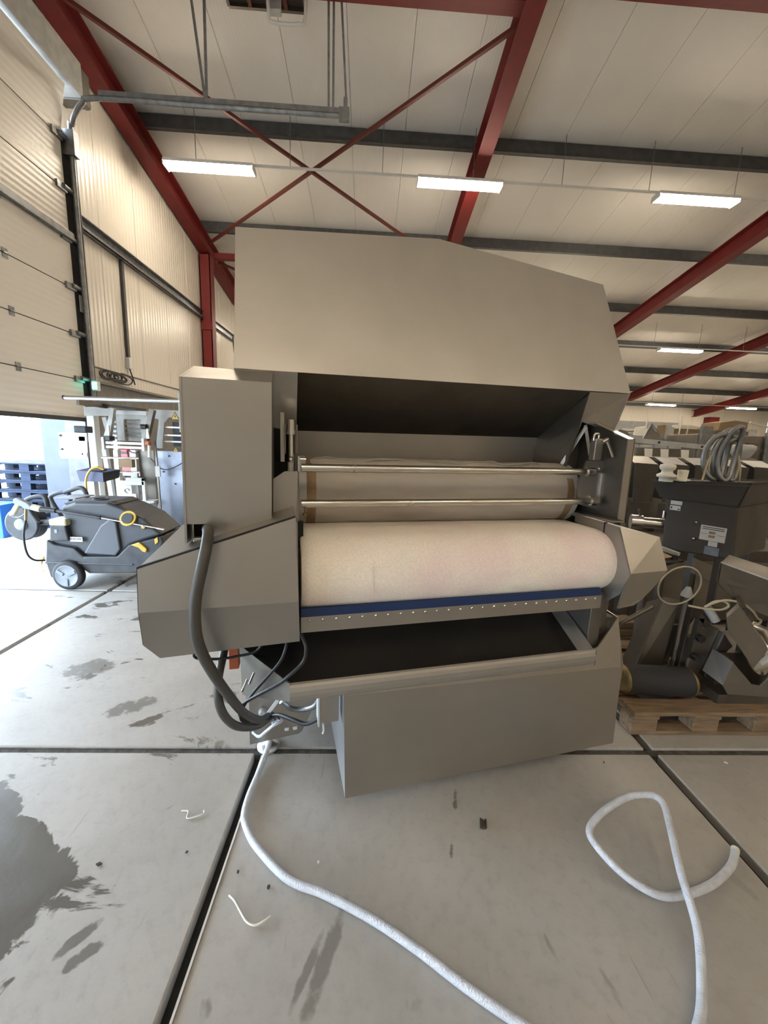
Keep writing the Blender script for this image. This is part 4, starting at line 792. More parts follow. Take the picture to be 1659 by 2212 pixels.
for x, z, s in ((-2.405, 1.745, 0.055), (-2.42, 1.335, 0.035)):
    tr_ = MB().prism([wq(x-s, z-s*0.85, 5.09), wq(x+s, z-s*0.85, 5.09), wq(x, z+s, 5.09)], (0, 0.002, 0)).build('warning_triangle', M['ink'], WM)
    MB().prism([wq(x-s*0.78, z-s*0.72, 5.088), wq(x+s*0.78, z-s*0.72, 5.088), wq(x, z+s*0.74, 5.088)], (0, 0.002, 0)).build('yellow_field', M['yellow'], tr_)
    MB().prism([wq(x+s*.12, z+s*.42, 5.086), wq(x-s*.22, z-s*.12, 5.086), wq(x+s*.02, z-s*.1, 5.086), wq(x-s*.08, z-s*.55, 5.086), wq(x+s*.26, z+s*.04, 5.086), wq(x+s*.02, z+s*.02, 5.086)], (0, 0.001, 0)).build('flash_symbol', M['ink'], tr_)
MB().box(wq(-2.52, 1.37, 5.25), wq(-2.30, 1.68, 5.27)).build('dark_window', M['washer_base'], WM)
for z in (1.42, 1.50, 1.60): MB().box(wq(-2.66, z, 5.22), wq(-2.30, z+0.018, 5.24)).build('inner_rail', Al, WM)
# things on and beside it
o = MB().box((-2.985, 4.86, 1.11), (-2.835, 4.93, 1.205)).build('cardboard_box', M['cardboard'], None, 0.003)
tag(o, 'small light brown cardboard piece set between the rods of the white frame machine', 'box')
rc_ = thing('red_case', 'red plastic case seen through the left side of the white frame machine', 'case', (-3.62, 6.02, 0.937))
MB().prism([(-0.09, 0, 0), (0.09, 0, 0), (0.05, 0, 0.34), (-0.06, 0, 0.34)], (0, 0.2, 0)).build('case', M['red_plastic'], rc_, 0.01)
MB().box((-0.06, -0.004, 0.27), (0.05, 0.0, 0.31)).build('dark_band', M['black'], rc_)
st = thing('folding_trestle', 'dark crossed trestle table behind the blue tool tray', 'table', (-3.45, 6.0, 0))
MB().box((-0.32, -0.1, 0.90), (0.30, 0.3, 0.935)).build('top', M['white_old'], st, 0.004)
for s in (-1, 1):
    MB().bar((-0.18*s, 0, 0.90), (0.18*s, 0.02, 0.0), 0.03, 0.03).build('leg', M['black'], st); MB().bar((-0.18*s, 0.25, 0.90), (0.18*s, 0.27, 0.0), 0.03, 0.03).build('leg', M['black'], st)
ct = thing('tool_tray', 'slate blue plastic tool tray in front of the white frame machine', 'tray', (-3.13, 4.62, 0.955))
MB().prism([(-0.16, 0, 0.0), (0.10, 0, 0.0), (0.10, 0.0, 0.10), (-0.19, 0.0, 0.115)], (0, 0.006, 0)).build('front_wall', M['crate'], ct)
MB().prism([(0.10, 0, 0), (0.10, 0, 0.10), (0.17, 0.2, 0.125), (0.15, 0.2, 0.03)], (0.004, 0.004, 0)).build('end_wall', M['washer_base'], ct)
MB().prism([(-0.19, 0.0, 0.115), (0.10, 0.0, 0.10), (0.17, 0.2, 0.125), (-0.12, 0.2, 0.15)], (0, 0, 0.006)).build('top_rim', M['crate'], ct)
MB().box((-0.10, 0.06, 0.125), (0.06, 0.14, 0.135)).build('recess', M['black'], ct)
MB().box((-0.14, 0.08, -0.955), (-0.06, 0.16, 0.02)).build('stand_post', M['white'], ct, 0.004)
MB().box((-0.24, 0.0, -0.955), (0.12, 0.24, -0.93)).build('stand_foot', M['white_old'], ct, 0.004)
o = MB().tube([(-3.00, 4.60, 1.10), (-3.06, 4.58, 1.125), (-3.13, 4.57, 1.09), (-3.18, 4.56, 0.98), (-3.17, 4.55, 0.80), (-3.14, 4.6, 0.60), (-3.2, 4.7, 0.3), (-3.3, 4.8, 0.012), (-3.7, 4.7, 0.012)], 0.012, 8, 8).build('yellow_hose', M['yellow'])
tag(o, 'yellow hose looping over the blue tool tray', 'hose')
o = MB().tube([(-3.9, 4.75, 0.012), (-3.7, 4.45, 0.012), (-3.45, 4.22, 0.012), (-3.2, 4.1, 0.012)], 0.012, 8, 6).build('yellow_hose', M['yellow'])
tag(o, 'pale yellow hose lying on the wet floor left of the pressure washer', 'hose')
# ------------------------------------------------------------------ outside the door
o = MB().box((-4.86, 6.135, -0.02), (-4.46, 6.18, 2.3)).build('jamb_sheet', M['panel_blue'], None, 0.004)
tag(o, 'flat blue grey sheet standing at the right side of the door opening', 'panel')
pal0 = None
def pallet(loc, rz, label, wood, group, L=1.2, Wd=0.8):
    t = thing('pallet', label, 'pallet', loc, rz, group)
    def pc(nm, lo, hi): MB().box(lo, hi).build(nm, M[wood], t, 0.003)
    for k, (y, w) in enumerate(((0.05, .10), (0.225, .10), (0.4, .10), (0.575, .10), (0.75, .10))): pc('top_board', (0, y-w/2, 0.122), (L, y+w/2, 0.144))
    for x in (0.0725, L/2, L-0.0725): pc('cross_board', (x-0.0725, 0, 0.100), (x+0.0725, Wd, 0.122))
    for y in (0.05, 0.4, 0.75):
        pc('bottom_board', (0, y-0.05, 0), (L, y+0.05, 0.022))
        for x in (0.0725, L/2, L-0.0725): pc('block', (x-0.0725, y-0.05, 0.022), (x+0.0725, y+0.05, 0.100))
    return t
PP = ['bottom', 'second from the bottom', 'third from the bottom', 'fourth from the bottom', 'third from the top', 'second from the top', 'top']
for k in range(7):
    lb = 'blue painted wooden pallet outside the door, %s of its stack' % PP[k]
    loc = (-5.90+random.uniform(-.02, .02), 6.30+random.uniform(-.015, .015), -0.02+0.146*k)
    if pal0 is None: pal0 = pallet(loc, R(1), lb, 'wood_blue', 'blue pallets stacked outside')
    else: dup(pal0, loc, R(random.uniform(-1.5, 1.5)), lb)
o = MB().box((-5.55, 5.62, -0.02), (-5.13, 5.95, 0.46)).build('plastic_bin', M['blue_plastic'], None, 0.01)
tag(o, 'bright blue plastic bin at the left edge beside the pallets', 'bin')
od = thing('outdoor_drum', 'pale round metal drum machine in the glare outside', 'drum', (-7.6, 9.0, -0.02))
MB().lathe((0.3, 0.0, 1.25), (0.5, -1, 0), [(0, 0.42), (0.08, 0.45), (0.1, 0.36), (0.14, 0.34), (0.16, 0.2), (0.2, 0.18)], 32).build('drum', M['white'], od)
MB().box((-0.1, 0.0, 0), (0.75, 0.5, 1.3)).build('body', M['white'], od, 0.02)
MB().bar((0.9, -0.5, 1.15), (-0.5, -0.3, 0.75), 0.5, 0.02).build('chute', M['alu'], od)

# ------------------------------------------------------------------ right: pallet with dismantled parts
PR = thing('pallet', 'old brown wooden pallet on the floor right of the large machine', 'pallet', (1.47, 1.84, 0), 0)
def pc(nm, lo, hi, mm='wood'): MB().box(lo, hi).build(nm, M[mm], PR, 0.004)
for y, w in ((0.06, .12), (0.23, .10), (0.40, .14), (0.57, .10), (0.74, .12)): pc('top_board', (0, y-w/2, 0.122), (0.84, y+w/2, 0.144))
for x in (0.0725, 0.42, 0.7675): pc('cross_board', (x-0.0725, 0, 0.100), (x+0.0725, 0.8, 0.122))
for y in (0.06, 0.4, 0.74):
    pc('bottom_board', (0, y-0.05, 0), (0.84, y+0.05, 0.022))
    for x in (0.0725, 0.42, 0.7675): pc('block', (x-0.0725, y-0.05, 0.022), (x+0.0725, y+0.05, 0.100))
PT = 0.1445
ro = thing('loose_roller', 'dark grey rubber roller with brass ends lying on the pallet', 'roller', (1.47, 2.02, PT+0.082))
MB().cyl((0.045, 0, 0), (0.40, -0.02, 0), 0.082, n=32).build('roller_tube', M['tyre'], ro)
MB().lathe((0.0, 0, 0), (1, 0, 0), [(0.02, 0.06), (0.03, 0.074), (0.045, 0.081)], 28).build('brass_end', M['brass'], ro)
MB().lathe((0.40, -0.02, 0), (1, 0, 0), [(0, 0.082), (0.012, 0.081), (0.025, 0.07), (0.027, 0.03)], 28).build('brass_end', M['brass'], ro)
lp = thing('leaning_panel', 'dull steel panel leaning behind the dark roller on the pallet', 'panel', (1.74, 2.14, PT))
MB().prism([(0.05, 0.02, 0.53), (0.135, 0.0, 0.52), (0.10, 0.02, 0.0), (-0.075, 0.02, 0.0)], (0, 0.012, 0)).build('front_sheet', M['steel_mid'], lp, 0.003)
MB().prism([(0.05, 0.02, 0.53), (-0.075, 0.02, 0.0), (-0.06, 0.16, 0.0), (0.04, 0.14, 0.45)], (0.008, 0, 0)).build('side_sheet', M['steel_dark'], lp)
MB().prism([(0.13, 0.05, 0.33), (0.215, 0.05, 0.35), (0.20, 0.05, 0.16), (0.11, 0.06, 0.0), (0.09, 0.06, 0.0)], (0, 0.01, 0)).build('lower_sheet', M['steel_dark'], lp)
ap = thing('angle_post', 'narrow bent steel post leaning right of the dull steel panel', 'post', (1.875, 2.13, PT))
MB().bar((0.0, 0, 0.0), (0.015, -0.01, 0.555), 0.05, 0.012).build('web', M['steel_dark'], ap); MB().bar((0.025, -0.012, 0.0), (0.042, -0.022, 0.555), 0.012, 0.03, (0, 1, 0)).build('flange', M['steel_mid'], ap)
MB().lathe((0.012, -0.01, 0.553), (0.1, 0, 1), [(0, 0.03), (0.02, 0.028), (0.06, 0.012)], 12).build('cable_gland', M['white_old'], ap)
ba = thing('bent_arm', 'thin bent steel arm sticking out left of the leaning panel', 'bar', (1.53, 2.24, PT))
MB().tube([(0.02, 0.0, 0.02), (0.0, -0.08, 0.33), (0.07, -0.1, 0.41), (0.18, -0.1, 0.48)], 0.013, 8, 4).build('arm', M['steel_dark'], ba)
tb = thing('toppled_machine_head', 'toppled stainless machine head with a round disc and a tilted rectangular cover on the pallet', 'machine', (2.05, 1.98, PT))
def tq(x, y, z): return (x-2.05, y-1.98, z-PT)
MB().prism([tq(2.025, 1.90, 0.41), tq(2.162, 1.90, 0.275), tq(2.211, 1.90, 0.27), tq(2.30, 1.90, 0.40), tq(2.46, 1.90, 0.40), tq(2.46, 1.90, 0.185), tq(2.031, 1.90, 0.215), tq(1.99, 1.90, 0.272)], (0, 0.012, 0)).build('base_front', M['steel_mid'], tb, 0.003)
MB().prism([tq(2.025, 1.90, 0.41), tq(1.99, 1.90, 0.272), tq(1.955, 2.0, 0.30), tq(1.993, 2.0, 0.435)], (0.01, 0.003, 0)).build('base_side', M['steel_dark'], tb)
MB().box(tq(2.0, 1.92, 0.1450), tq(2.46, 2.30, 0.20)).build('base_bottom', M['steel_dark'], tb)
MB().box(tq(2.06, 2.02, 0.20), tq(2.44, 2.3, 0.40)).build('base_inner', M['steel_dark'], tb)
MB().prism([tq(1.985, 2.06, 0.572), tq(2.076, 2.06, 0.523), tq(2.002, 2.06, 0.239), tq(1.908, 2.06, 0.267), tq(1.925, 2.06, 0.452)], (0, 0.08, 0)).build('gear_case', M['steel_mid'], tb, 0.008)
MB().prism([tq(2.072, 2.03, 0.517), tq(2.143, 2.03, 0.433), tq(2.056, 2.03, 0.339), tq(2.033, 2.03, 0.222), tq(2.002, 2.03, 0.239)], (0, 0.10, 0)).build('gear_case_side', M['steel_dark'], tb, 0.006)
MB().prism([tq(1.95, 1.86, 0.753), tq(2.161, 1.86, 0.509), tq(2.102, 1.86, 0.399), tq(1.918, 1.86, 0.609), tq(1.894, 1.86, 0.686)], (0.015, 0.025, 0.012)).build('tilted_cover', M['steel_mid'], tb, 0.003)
MB().lathe(tq(2.22, 1.98, 0.455), (0.45, -0.85, 0.35), [(0, 0.14), (0.015, 0.145), (0.02, 0.12), (0.06, 0.10), (0.065, 0.04), (0.09, 0.035)], 36).build('round_disc', M['steel_bright'], tb)
MB().bar(tq(2.13, 1.86, 0.43), tq(2.19, 1.86, 0.475), 0.02, 0.02).build('disc_lug', M['white_old'], tb)
MB().cyl(tq(1.90, 1.99, 0.69), tq(1.94, 1.96, 0.62), 0.022, n=12).build('hinge_block', M['white_old'], tb)
for p, q in (((1.93, 2.05, 0.60), (1.91, 2.05, 0.35)), ((1.91, 2.05, 0.62), (1.98, 2.05, 0.55))): MB().bar(tq(*p), tq(*q), 0.03, 0.03).build('bracket_bar', M['steel_dark'], tb)
MB().cyl(tq(1.92, 2.02, 0.49), tq(1.92, 2.0, 0.49), 0.022, n=12).build('black_plug', M['black'], tb)
MB().cyl(tq(1.90, 2.02, 0.38), tq(1.90, 1.98, 0.38), 0.02, n=10).build('knob', M['black'], tb)
o = MB().tube([(1.783, 1.98, 0.70), (1.844, 1.96, 0.695), (1.918, 1.93, 0.70), (1.953, 1.92, 0.725), (1.934, 1.93, 0.748), (1.889, 1.94, 0.742), (1.855, 1.95, 0.708), (1.862, 1.95, 0.715), (1.918, 1.93, 0.752), (1.967, 1.92, 0.757), (2.037, 1.92, 0.738), (2.107, 1.93, 0.694), (2.162, 1.95, 0.648), (2.185, 1.95, 0.635), (2.16, 1.94, 0.618), (2.10, 1.95, 0.61)], 0.006, 8, 6).build('cream_cable', M['cream_cable'])
tag(o, 'cream cable curled over the tilted cover of the toppled machine head', 'cable')
o = MB().tube([(1.757+0.12*math.cos(a), 2.03-0.02*math.sin(a), 0.795+0.118*math.sin(a)) for a in [k*math.pi/8 for k in range(16)]], 0.0045, 8, 4, True).build('wire_ring', M['cream_cable'])
tag(o, 'thin cream wire ring standing above the post on the pallet', 'wire')
cv = thing('perforated_guard', 'long sloping stainless guard with perforated top at the right edge', 'guard', (1.9, 1.95, 0.7))
def cq(x, y, z): return (x-1.9, y-1.95, z-0.7)
GA, GB, GC, GD = cq(1.895, 1.95, 0.956), cq(2.46, 1.80, 0.775), cq(2.66, 2.00, 0.80), cq(2.128, 2.15, 0.945)
MB().prism([GA, GB, cq(2.48, 1.80, 0.56), cq(2.02, 1.95, 0.735), cq(1.895, 1.95, 0.85)], (0.003, 0.012, 0)).build('front_sheet', M['steel_dark'], cv)
MB().prism([GA, GB, GC, GD], (0, 0, 0.004)).build('top_sheet', M['matt'], cv)
MB().prism([GA, GD, cq(2.128, 2.15, 0.80), cq(1.895, 1.95, 0.85)], (0.004, 0, 0)).build('end_sheet', M['steel_dark'], cv)
hol = MB()
for i in range(44):
    for j in range(9):
        t = (i+0.5)/44; s_ = (j+0.7+0.5*(i % 2))/10.2
        p = Vector(GA).lerp(Vector(GB), t).lerp(Vector(GD).lerp(Vector(GC), t), s_)
        hol.lathe(p+Vector((0, 0, 0.0042)), (0.30, -0.02, 1), [(0, 0.0040), (0.0006, 0.0040)], 6)
o = hol.build('perforation', M['gasket'], cv); o['kind'] = 'stuff'
MB().bar((GA[0], GA[1], GA[2]+0.004), (GB[0], GB[1], GB[2]+0.004), 0.008, 0.008).build('bright_edge', M['white_old'], cv)
MB().cyl(cq(2.235, 1.865, 0.722), cq(2.235, 1.85, 0.722), 0.018, n=16).build('white_cap', M['hdpe'], cv)
MB().cyl(cq(2.02, 1.95, 0.77), cq(1.99, 1.88, 0.745), 0.014, n=10).build('stub', M['steel_dark'], cv)
for x in (2.2, 2.52): MB().box(cq(x-0.02, 2.02, 0.40), cq(x+0.02, 2.05, 0.90 if x < 2.3 else 0.78)).build('guard_leg', M['steel_dark'], cv)
# dark hopper box with flared rim on legs
an = math.atan2(-0.5, 0.29)
HB = thing('hopper_box', 'large dark stainless hopper box with flared rim, stickers and a spout at the right edge', 'hopper', (2.33, 2.30, 0), 0)
ea = Vector((-0.50, 0.866, 0)); eb = Vector((0.866, 0.50, 0))      # along the two faces from the near corner
def hq(a, b, z): p = ea*a+eb*b; return (p.x, p.y, z)
MB().prism([hq(0, 0, 1.365), hq(0.55, 0, 1.325), hq(0.50, 0.05, 1.205), hq(0.05, 0.05, 1.205)], tuple(eb*0.008)).build('rim_front', M['hopper'], HB)
MB().prism([hq(0, 0, 1.365), hq(0, 0.75, 1.365), hq(0.05, 0.70, 1.205), hq(0.05, 0.05, 1.205)], tuple(ea*0.008)).build('rim_side', M['hopper'], HB)
MB().prism([hq(0.55, 0, 1.325), hq(0.55, 0.75, 1.325), hq(0.50, 0.70, 1.205), hq(0.50, 0.05, 1.205)], tuple(ea*-0.008)).build('rim_side', M['hopper'], HB)
MB().prism([hq(0, 0.75, 1.365), hq(0.55, 0.75, 1.325), hq(0.50, 0.70, 1.205), hq(0.05, 0.70, 1.205)], tuple(eb*-0.008)).build('rim_back', M['hopper'], HB)
MB().prism([hq(0.0, 0.0, 1.345), hq(0.55, 0.0, 1.315), hq(0.55, 0.75, 1.315), hq(0.0, 0.75, 1.345)], (0, 0, -0.006)).build('shelf', M['hopper'], HB)
MB().prism([hq(0.06, 0.06, 1.207), hq(0.47, 0.06, 1.207), hq(0.44, 0.06, 0.83), hq(0.03, 0.06, 0.86)], tuple(eb*0.62)).build('box', M['hopper'], HB, 0.012)
for a, b in ((0.10, 0.10), (0.42, 0.10), (0.10, 0.60), (0.42, 0.60)): MB().prism([hq(a, b, 0.9), hq(a+0.04, b, 0.9), hq(a+0.04, b+0.04, 0.9), hq(a, b+0.04, 0.9)], (0, 0, -0.9)).build('leg', M['hopper'], HB)
fb = 0.057
def sticker(nm, a0, a1, z0, z1, mm='paper', d=0.0, par=None): return MB().prism([hq(a0, fb-d, z1), hq(a1, fb-d, z1), hq(a1, fb-d, z0), hq(a0, fb-d, z0)], tuple(eb*0.0015)).build(nm, M[mm], par or HB)
s1 = sticker('label_sheet', 0.09, 0.23, 0.955, 1.055)
for z in (1.043, 1.031): sticker('print_line', 0.10, 0.22, z-0.002, z+0.003, 'ink', 0.001, s1)
for z in (0.985, 1.010): sticker('photo_print', 0.145, 0.18, z-0.008, z+0.008, 'brown', 0.001, s1)
sticker('print_line', 0.095, 0.135, 0.997, 1.0, 'orange', 0.001, s1); sticker('print_line', 0.19, 0.225, 0.997, 1.0, 'orange', 0.001, s1)
sticker('small_label', 0.125, 0.175, 0.92, 0.953); sticker('grey_label', 0.11, 0.19, 0.86, 0.915, 'galv'); 
s2 = sticker('small_label', 0.36, 0.43, 1.165, 1.192); s3 = sticker('small_label', 0.365, 0.43, 1.125, 1.158)
sticker('print_mark', 0.415, 0.425, 1.135, 1.148, 'ink', 0.001, s3); sticker('print_mark', 0.37, 0.38, 1.13, 1.14, 'ink', 0.001, s3)
for z in (1.065, 0.95): MB().lathe(hq(0.26, fb, z), tuple(-eb), [(0, 0.012), (0.008, 0.012), (0.014, 0.005)], 12).build('dome_bolt', M['steel_bright'], HB)
sp_ = MB().cyl(hq(0.44, 0.16, 1.0), hq(0.62, 0.02, 1.0), 0.042, n=24).build('spout', M['steel_bright'], HB)
MB().cyl(hq(0.59, 0.043, 1.0), hq(0.65, -0.004, 1.0), 0.055, n=24).build('spout_ring', M['steel_bright'], sp_)
MB().cyl(hq(0.60, 0.035, 1.05), hq(0.615, 0.02, 1.10), 0.010, n=10).build('spout_lever', M['hopper'], sp_)
MB().lathe(hq(0.46, 0.055, 1.06), (0, 0, 1), [(0, 0.008), (0.05, 0.008)], 10).build('pin', M['steel_bright'], sp_)
kb = MB().lathe((2.07, 2.66, 1.328), (0, 0, 1), [(0, 0.042), (0.025, 0.042), (0.03, 0.058), (0.045, 0.060), (0.06, 0.035), (0.075, 0.033), (0.085, 0.045), (0.10, 0.05), (0.115, 0.045), (0.122, 0.02)], 24).build('plastic_spindle', M['hdpe'])
tag(kb, 'waisted white plastic spindle standing on the hopper box rim', 'part')
kb = MB().lathe((2.168, 2.64, 1.336), (0, 0, 1), [(0, 0.05), (0.012, 0.05), (0.014, 0.028), (0.06, 0.032), (0.075, 0.032), (0.076, 0.02)], 20).build('plastic_plug', M['hdpe'])
tag(kb, 'short white plastic plug standing right of the waisted white spindle', 'part')
cl = thing('hose_coil', 'coil of thick grey hose standing on the dark hopper box', 'hose', (2.43, 2.62, 1.340))
for cx, w, h, dy, tl in ((-0.06, 0.075, 0.155, 0.0, 0.0), (0.0, 0.06, 0.18, -0.03, 0.12), (0.06, 0.07, 0.14, 0.02, -0.05), (0.02, 0.05, 0.17, 0.05, 0.03)):
    MB().tube([(cx+w*math.cos(a)+tl*h*math.sin(a), dy+0.02*math.cos(2*a), h+0.012+h*math.sin(a)) for a in [k*math.pi/6 for k in range(12)]], 0.0165, 10, 5, True).build('loop', M['galv'], cl)
MB().tube([(0.03, 0.0, 0.36), (0.02, 0.01, 0.33), (-0.04, 0.0, 0.31), (-0.09, 0.0, 0.2), (-0.06, 0, 0.06), (0.0, 0.0, 0.018)], 0.0165, 10, 5).build('hose_end', M['galv'], cl)
for pts in ([(-0.15, -0.02, 0.006), (-0.12, 0, 0.12), (-0.09, 0.0, 0.2), (-0.105, 0, 0.1), (-0.08, 0, 0.006)], [(0.09, 0, 0.006), (0.11, 0, 0.10), (0.08, 0, 0.2), (0.12, 0, 0.1), (0.13, 0, 0.006)]): MB().tube(pts, 0.006, 8, 5).build('thin_cord', M['cream_cable'], cl)
# short conveyor with a wooden board between the machine and the hopper box
cy = thing('short_conveyor', 'short steel conveyor end with a pale wooden board right of the end housing', 'conveyor', (1.75, 2.2, 0))
MB().prism([(0.0, 0.35, 0.92), (0.135, -0.02, 0.90), (0.135, -0.02, 0.845), (-0.04, -0.02, 0.83), (-0.14, 0.35, 0.86)], (0, 0.012, -0.004)).build('end_frame', M['steel_mid'], cy)
MB().prism([(-0.20, 0.40, 0.965), (-0.05, 0.40, 0.965), (0.135, -0.02, 0.898), (-0.04, -0.02, 0.885)], (0, 0, -0.01)).build('bed', M['steel_dark'], cy)
MB().prism([(-0.15, 0.36, 0.980), (-0.07, 0.36, 0.975), (0.075, 0.0, 0.91), (-0.02, 0.0, 0.895)], (0, 0, 0.008)).build('board', M['wood_pale'], cy)
MB().bar((-0.055, 0.38, 0.985), (0.115, 0.0, 0.93), 0.028, 0.02).build('side_rail', M['white_old'], cy)
MB().box((0.075, -0.01, 0.895), (0.105, 0.02, 0.925)).build('black_clip', M['black'], cy)
for x, y in ((0.06, 0.46), (-0.16, 0.46)): MB().box((x-0.02, y, 0), (x+0.02, y+0.04, 0.85)).build('leg', M['steel_dark'], cy)
MB().box((0.30, 0.46, 0.0), (0.36, 0.52, 0.85)).build('leg', M['steel_dark'], cy); MB().bar((0.06, 0.48, 0.70), (0.33, 0.48, 0.70), 0.05, 0.05).build('cross_rail', M['steel_dark'], cy)
MB().prism([(0.36, 0.15, 0.865), (0.48, 0.15, 0.82), (0.48, 0.15, 0.72), (0.37, 0.15, 0.76)], (0, 0.03, 0)).build('side_bracket', M['steel_mid'], cy)
# timber boards stacked behind the pallet
for k in range(4):
    o = MB().box((1.60, 2.74+0.02*k, 0.002+0.052*k), (2.15, 2.92+0.01*k, 0.05+0.052*k)).build('timber_board', M['wood'], None, 0.004)
    tag(o, 'brown timber board behind the loaded pallet, %s of four stacked' % ['lowest', 'second lowest', 'second highest', 'highest'][k], 'board', 'stacked timber boards')
o = MB().box((1.20, 2.9, 0.0), (1.56, 3.5, 0.55)).build('dark_crate', M['steel_dark'], None, 0.006); tag(o, 'dark steel crate low behind the end housing', 'crate')
# ------------------------------------------------------------------ row of dark steel bins
BX = thing('bin_row', 'row of dark stainless trough bins behind the white plastic spindle', 'bins', (2.9, 4.2, 0))
for k in range(5):
    x = 0.34*k
    bn = MB().prism([(x, 0, 1.405), (x+0.27, 0, 1.395), (x+0.24, 0, 0.98), (x+0.03, 0, 0.98)], (0, 0.012, 0)).build('bin_front', M['hopper'], BX)
    MB().prism([(x+0.27, 0, 1.395), (x+0.24, 0, 0.98), (x+0.26, 0.6, 0.98), (x+0.30, 0.6, 1.42)], (0.008, 0, 0)).build('bin_side', M['gasket'], bn)
    MB().prism([(x, 0.01, 1.40), (x+0.27, 0.01, 1.39), (x+0.31, 0.25, 1.47), (x+0.05, 0.25, 1.47)], (0, 0, -0.006)).build('bin_lip', M['white_old' if k else 'steel_v'], bn)
    MB().box((x+0.01, 0.02, 0.60), (x+0.25, 0.03, 0.965)).build('lower_panel', M['hopper'], BX)
MB().box((-0.05, 0.3, 0.0), (1.8, 0.6, 0.62)).build('plinth', M['hopper'], BX)
MB().box((-0.12, 0.05, 0.0), (-0.04, 0.6, 1.35)).build('end_post', M['gasket'], BX)
# second line with white flaps and a drilled beam
FL = thing('flap_conveyor', 'grey conveyor head with white hanging flaps under a drilled beam behind the bins', 'machine', (3.6, 5.2, 0))
MB().box((-0.3, 0.1, 0.3), (1.6, 0.9, 1.46)).build('body', M['steel_mid'], FL, 0.01)
MB().bar((-0.3, 0.0, 1.685), (1.2, 0.0, 1.60), 0.05, 0.06).build('drilled_beam', M['white_old'], FL)
for x, z in ((0.25, 1.655), (0.85, 1.62)): MB().cyl((x, -0.03, z), (x, -0.02, z), 0.016, n=10).build('beam_hole', M['black'], FL)
for x in (-0.2, 0.05, 0.27, 0.55): MB().prism([(x, -0.05, 1.57), (x+0.11, -0.05, 1.57), (x+0.09, -0.09, 1.46), (x-0.01, -0.09, 1.46)], (0, 0.006, 0)).build('white_flap', M['hdpe'], FL)
for x in (-0.2, 0.0, 0.2, 0.4): MB().box((x, -0.02, 1.58), (x+0.17, 0.06, 1.62)).build('chain_guide', M['white_old'], FL)
for x in (-0.25, 1.15): MB().box((x, 0.05, 0), (x+0.08, 0.13, 1.66)).build('post', M['galv'], FL)
# grey machine and motor further right
GM = thing('grey_machine', 'bulky grey painted machine behind the coil of grey hose', 'machine', (6.0, 7.0, 0))
MB().box((-0.1, 0, 0.0), (3.2, 0.75, 1.88)).build('body', M['steel_mid'], GM, 0.02)
MB().box((-0.08, -0.06, 0.0), (0.12, 0.0, 2.02)).build('front_post', M['galv'], GM, 0.01)
MB().box((1.15, -0.06, 0.0), (1.35, 0.0, 1.95)).build('front_post', M['galv'], GM, 0.01)
for k in range(3): MB().box((0.25+0.3*k, -0.02, 1.2), (0.45+0.3*k, 0.0, 1.75)).build('access_panel', M['steel_dark'], GM, 0.004)
MB().bar((-0.1, -0.02, 1.62), (3.2, -0.02, 1.62), 0.03, 0.04).build('ledge', M['steel_dark'], GM)
mo = thing('hanging_motor', 'conical pale grey motor housing right of the coil of grey hose', 'motor', (5.43, 5.6, 1.36))
MB().lathe((0, 0, 0.10), (0, 0, 1), [(0, 0.05), (0.04, 0.10), (0.14, 0.15), (0.20, 0.15), (0.22, 0.10)], 24).build('housing', M['white_old'], mo)
MB().bar((-0.05, 0, 0.12), (0.18, -0.05, 0.27), 0.03, 0.03).build('arm', M['galv'], mo); MB().box((-0.16, -0.05, -1.36), (0.20, 0.20, 0.12)).build('stand', M['steel_dark'], mo, 0.01)
# cone hopper
cn = thing('cone_hopper', 'pointed pale sheet metal cone standing behind the drilled beam', 'hopper', (4.5, 6.2, 1.0))
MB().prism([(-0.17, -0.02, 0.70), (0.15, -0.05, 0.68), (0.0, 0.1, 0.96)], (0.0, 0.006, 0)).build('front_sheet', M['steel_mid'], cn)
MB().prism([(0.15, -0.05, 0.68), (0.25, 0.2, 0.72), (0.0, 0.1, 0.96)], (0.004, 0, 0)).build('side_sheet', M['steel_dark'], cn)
for p in ((-0.2, -0.03, 0.68), (0.24, -0.03, 0.66)): MB().bar(p, (0.0, 0.08, 0.97), 0.02, 0.02).build('edge_bar', M['galv'], cn)
MB().box((-0.3, -0.1, -1.0), (0.4, 0.5, 0.68)).build('stand', M['steel_dark'], cn, 0.01)
# far shelf piled with pipes and cartons
SH = thing('parts_shelf', 'long pale shelf piled with pipes and cartons in the far hall', 'shelf', (4.9, 7.9, 0))
MB().box((0, 0, 1.78), (2.5, 1.0, 1.84)).build('shelf_board', M['white_old'], SH)
for x in (0.05, 1.2, 2.4):
    for y in (0.04, 0.92): MB().box((x, y, 0), (x+0.05, y+0.05, 1.78)).build('post', M['galv'], SH)
MB().box((0.05, 0.9, 0.2), (2.45, 0.92, 1.75)).build('back_sheet', M['steel_v'], SH)
random.seed(3)
zt = 1.842
for k in range(26):
    x = 4.95+random.uniform(0, 0.5); y = 7.98+random.uniform(0, 0.75); L = random.uniform(0.25, 0.6); an_ = random.uniform(-0.5, 0.5); zz = zt+0.02+0.026*(k//6)
    o = MB().cyl((x, y, zz), (x+L*math.cos(an_), y+L*math.sin(an_)*0.4, zz+random.uniform(-.01, .03)), random.uniform(0.010, 0.02), n=8).build('loose_pipe', M[random.choice(['hdpe', 'steel_mid', 'white_old', 'hdpe', 'galv'])])
    tag(o, 'thin pale pipe lying in the heap on the left half of the far parts shelf', 'pipe', 'pipes heaped on the far shelf')
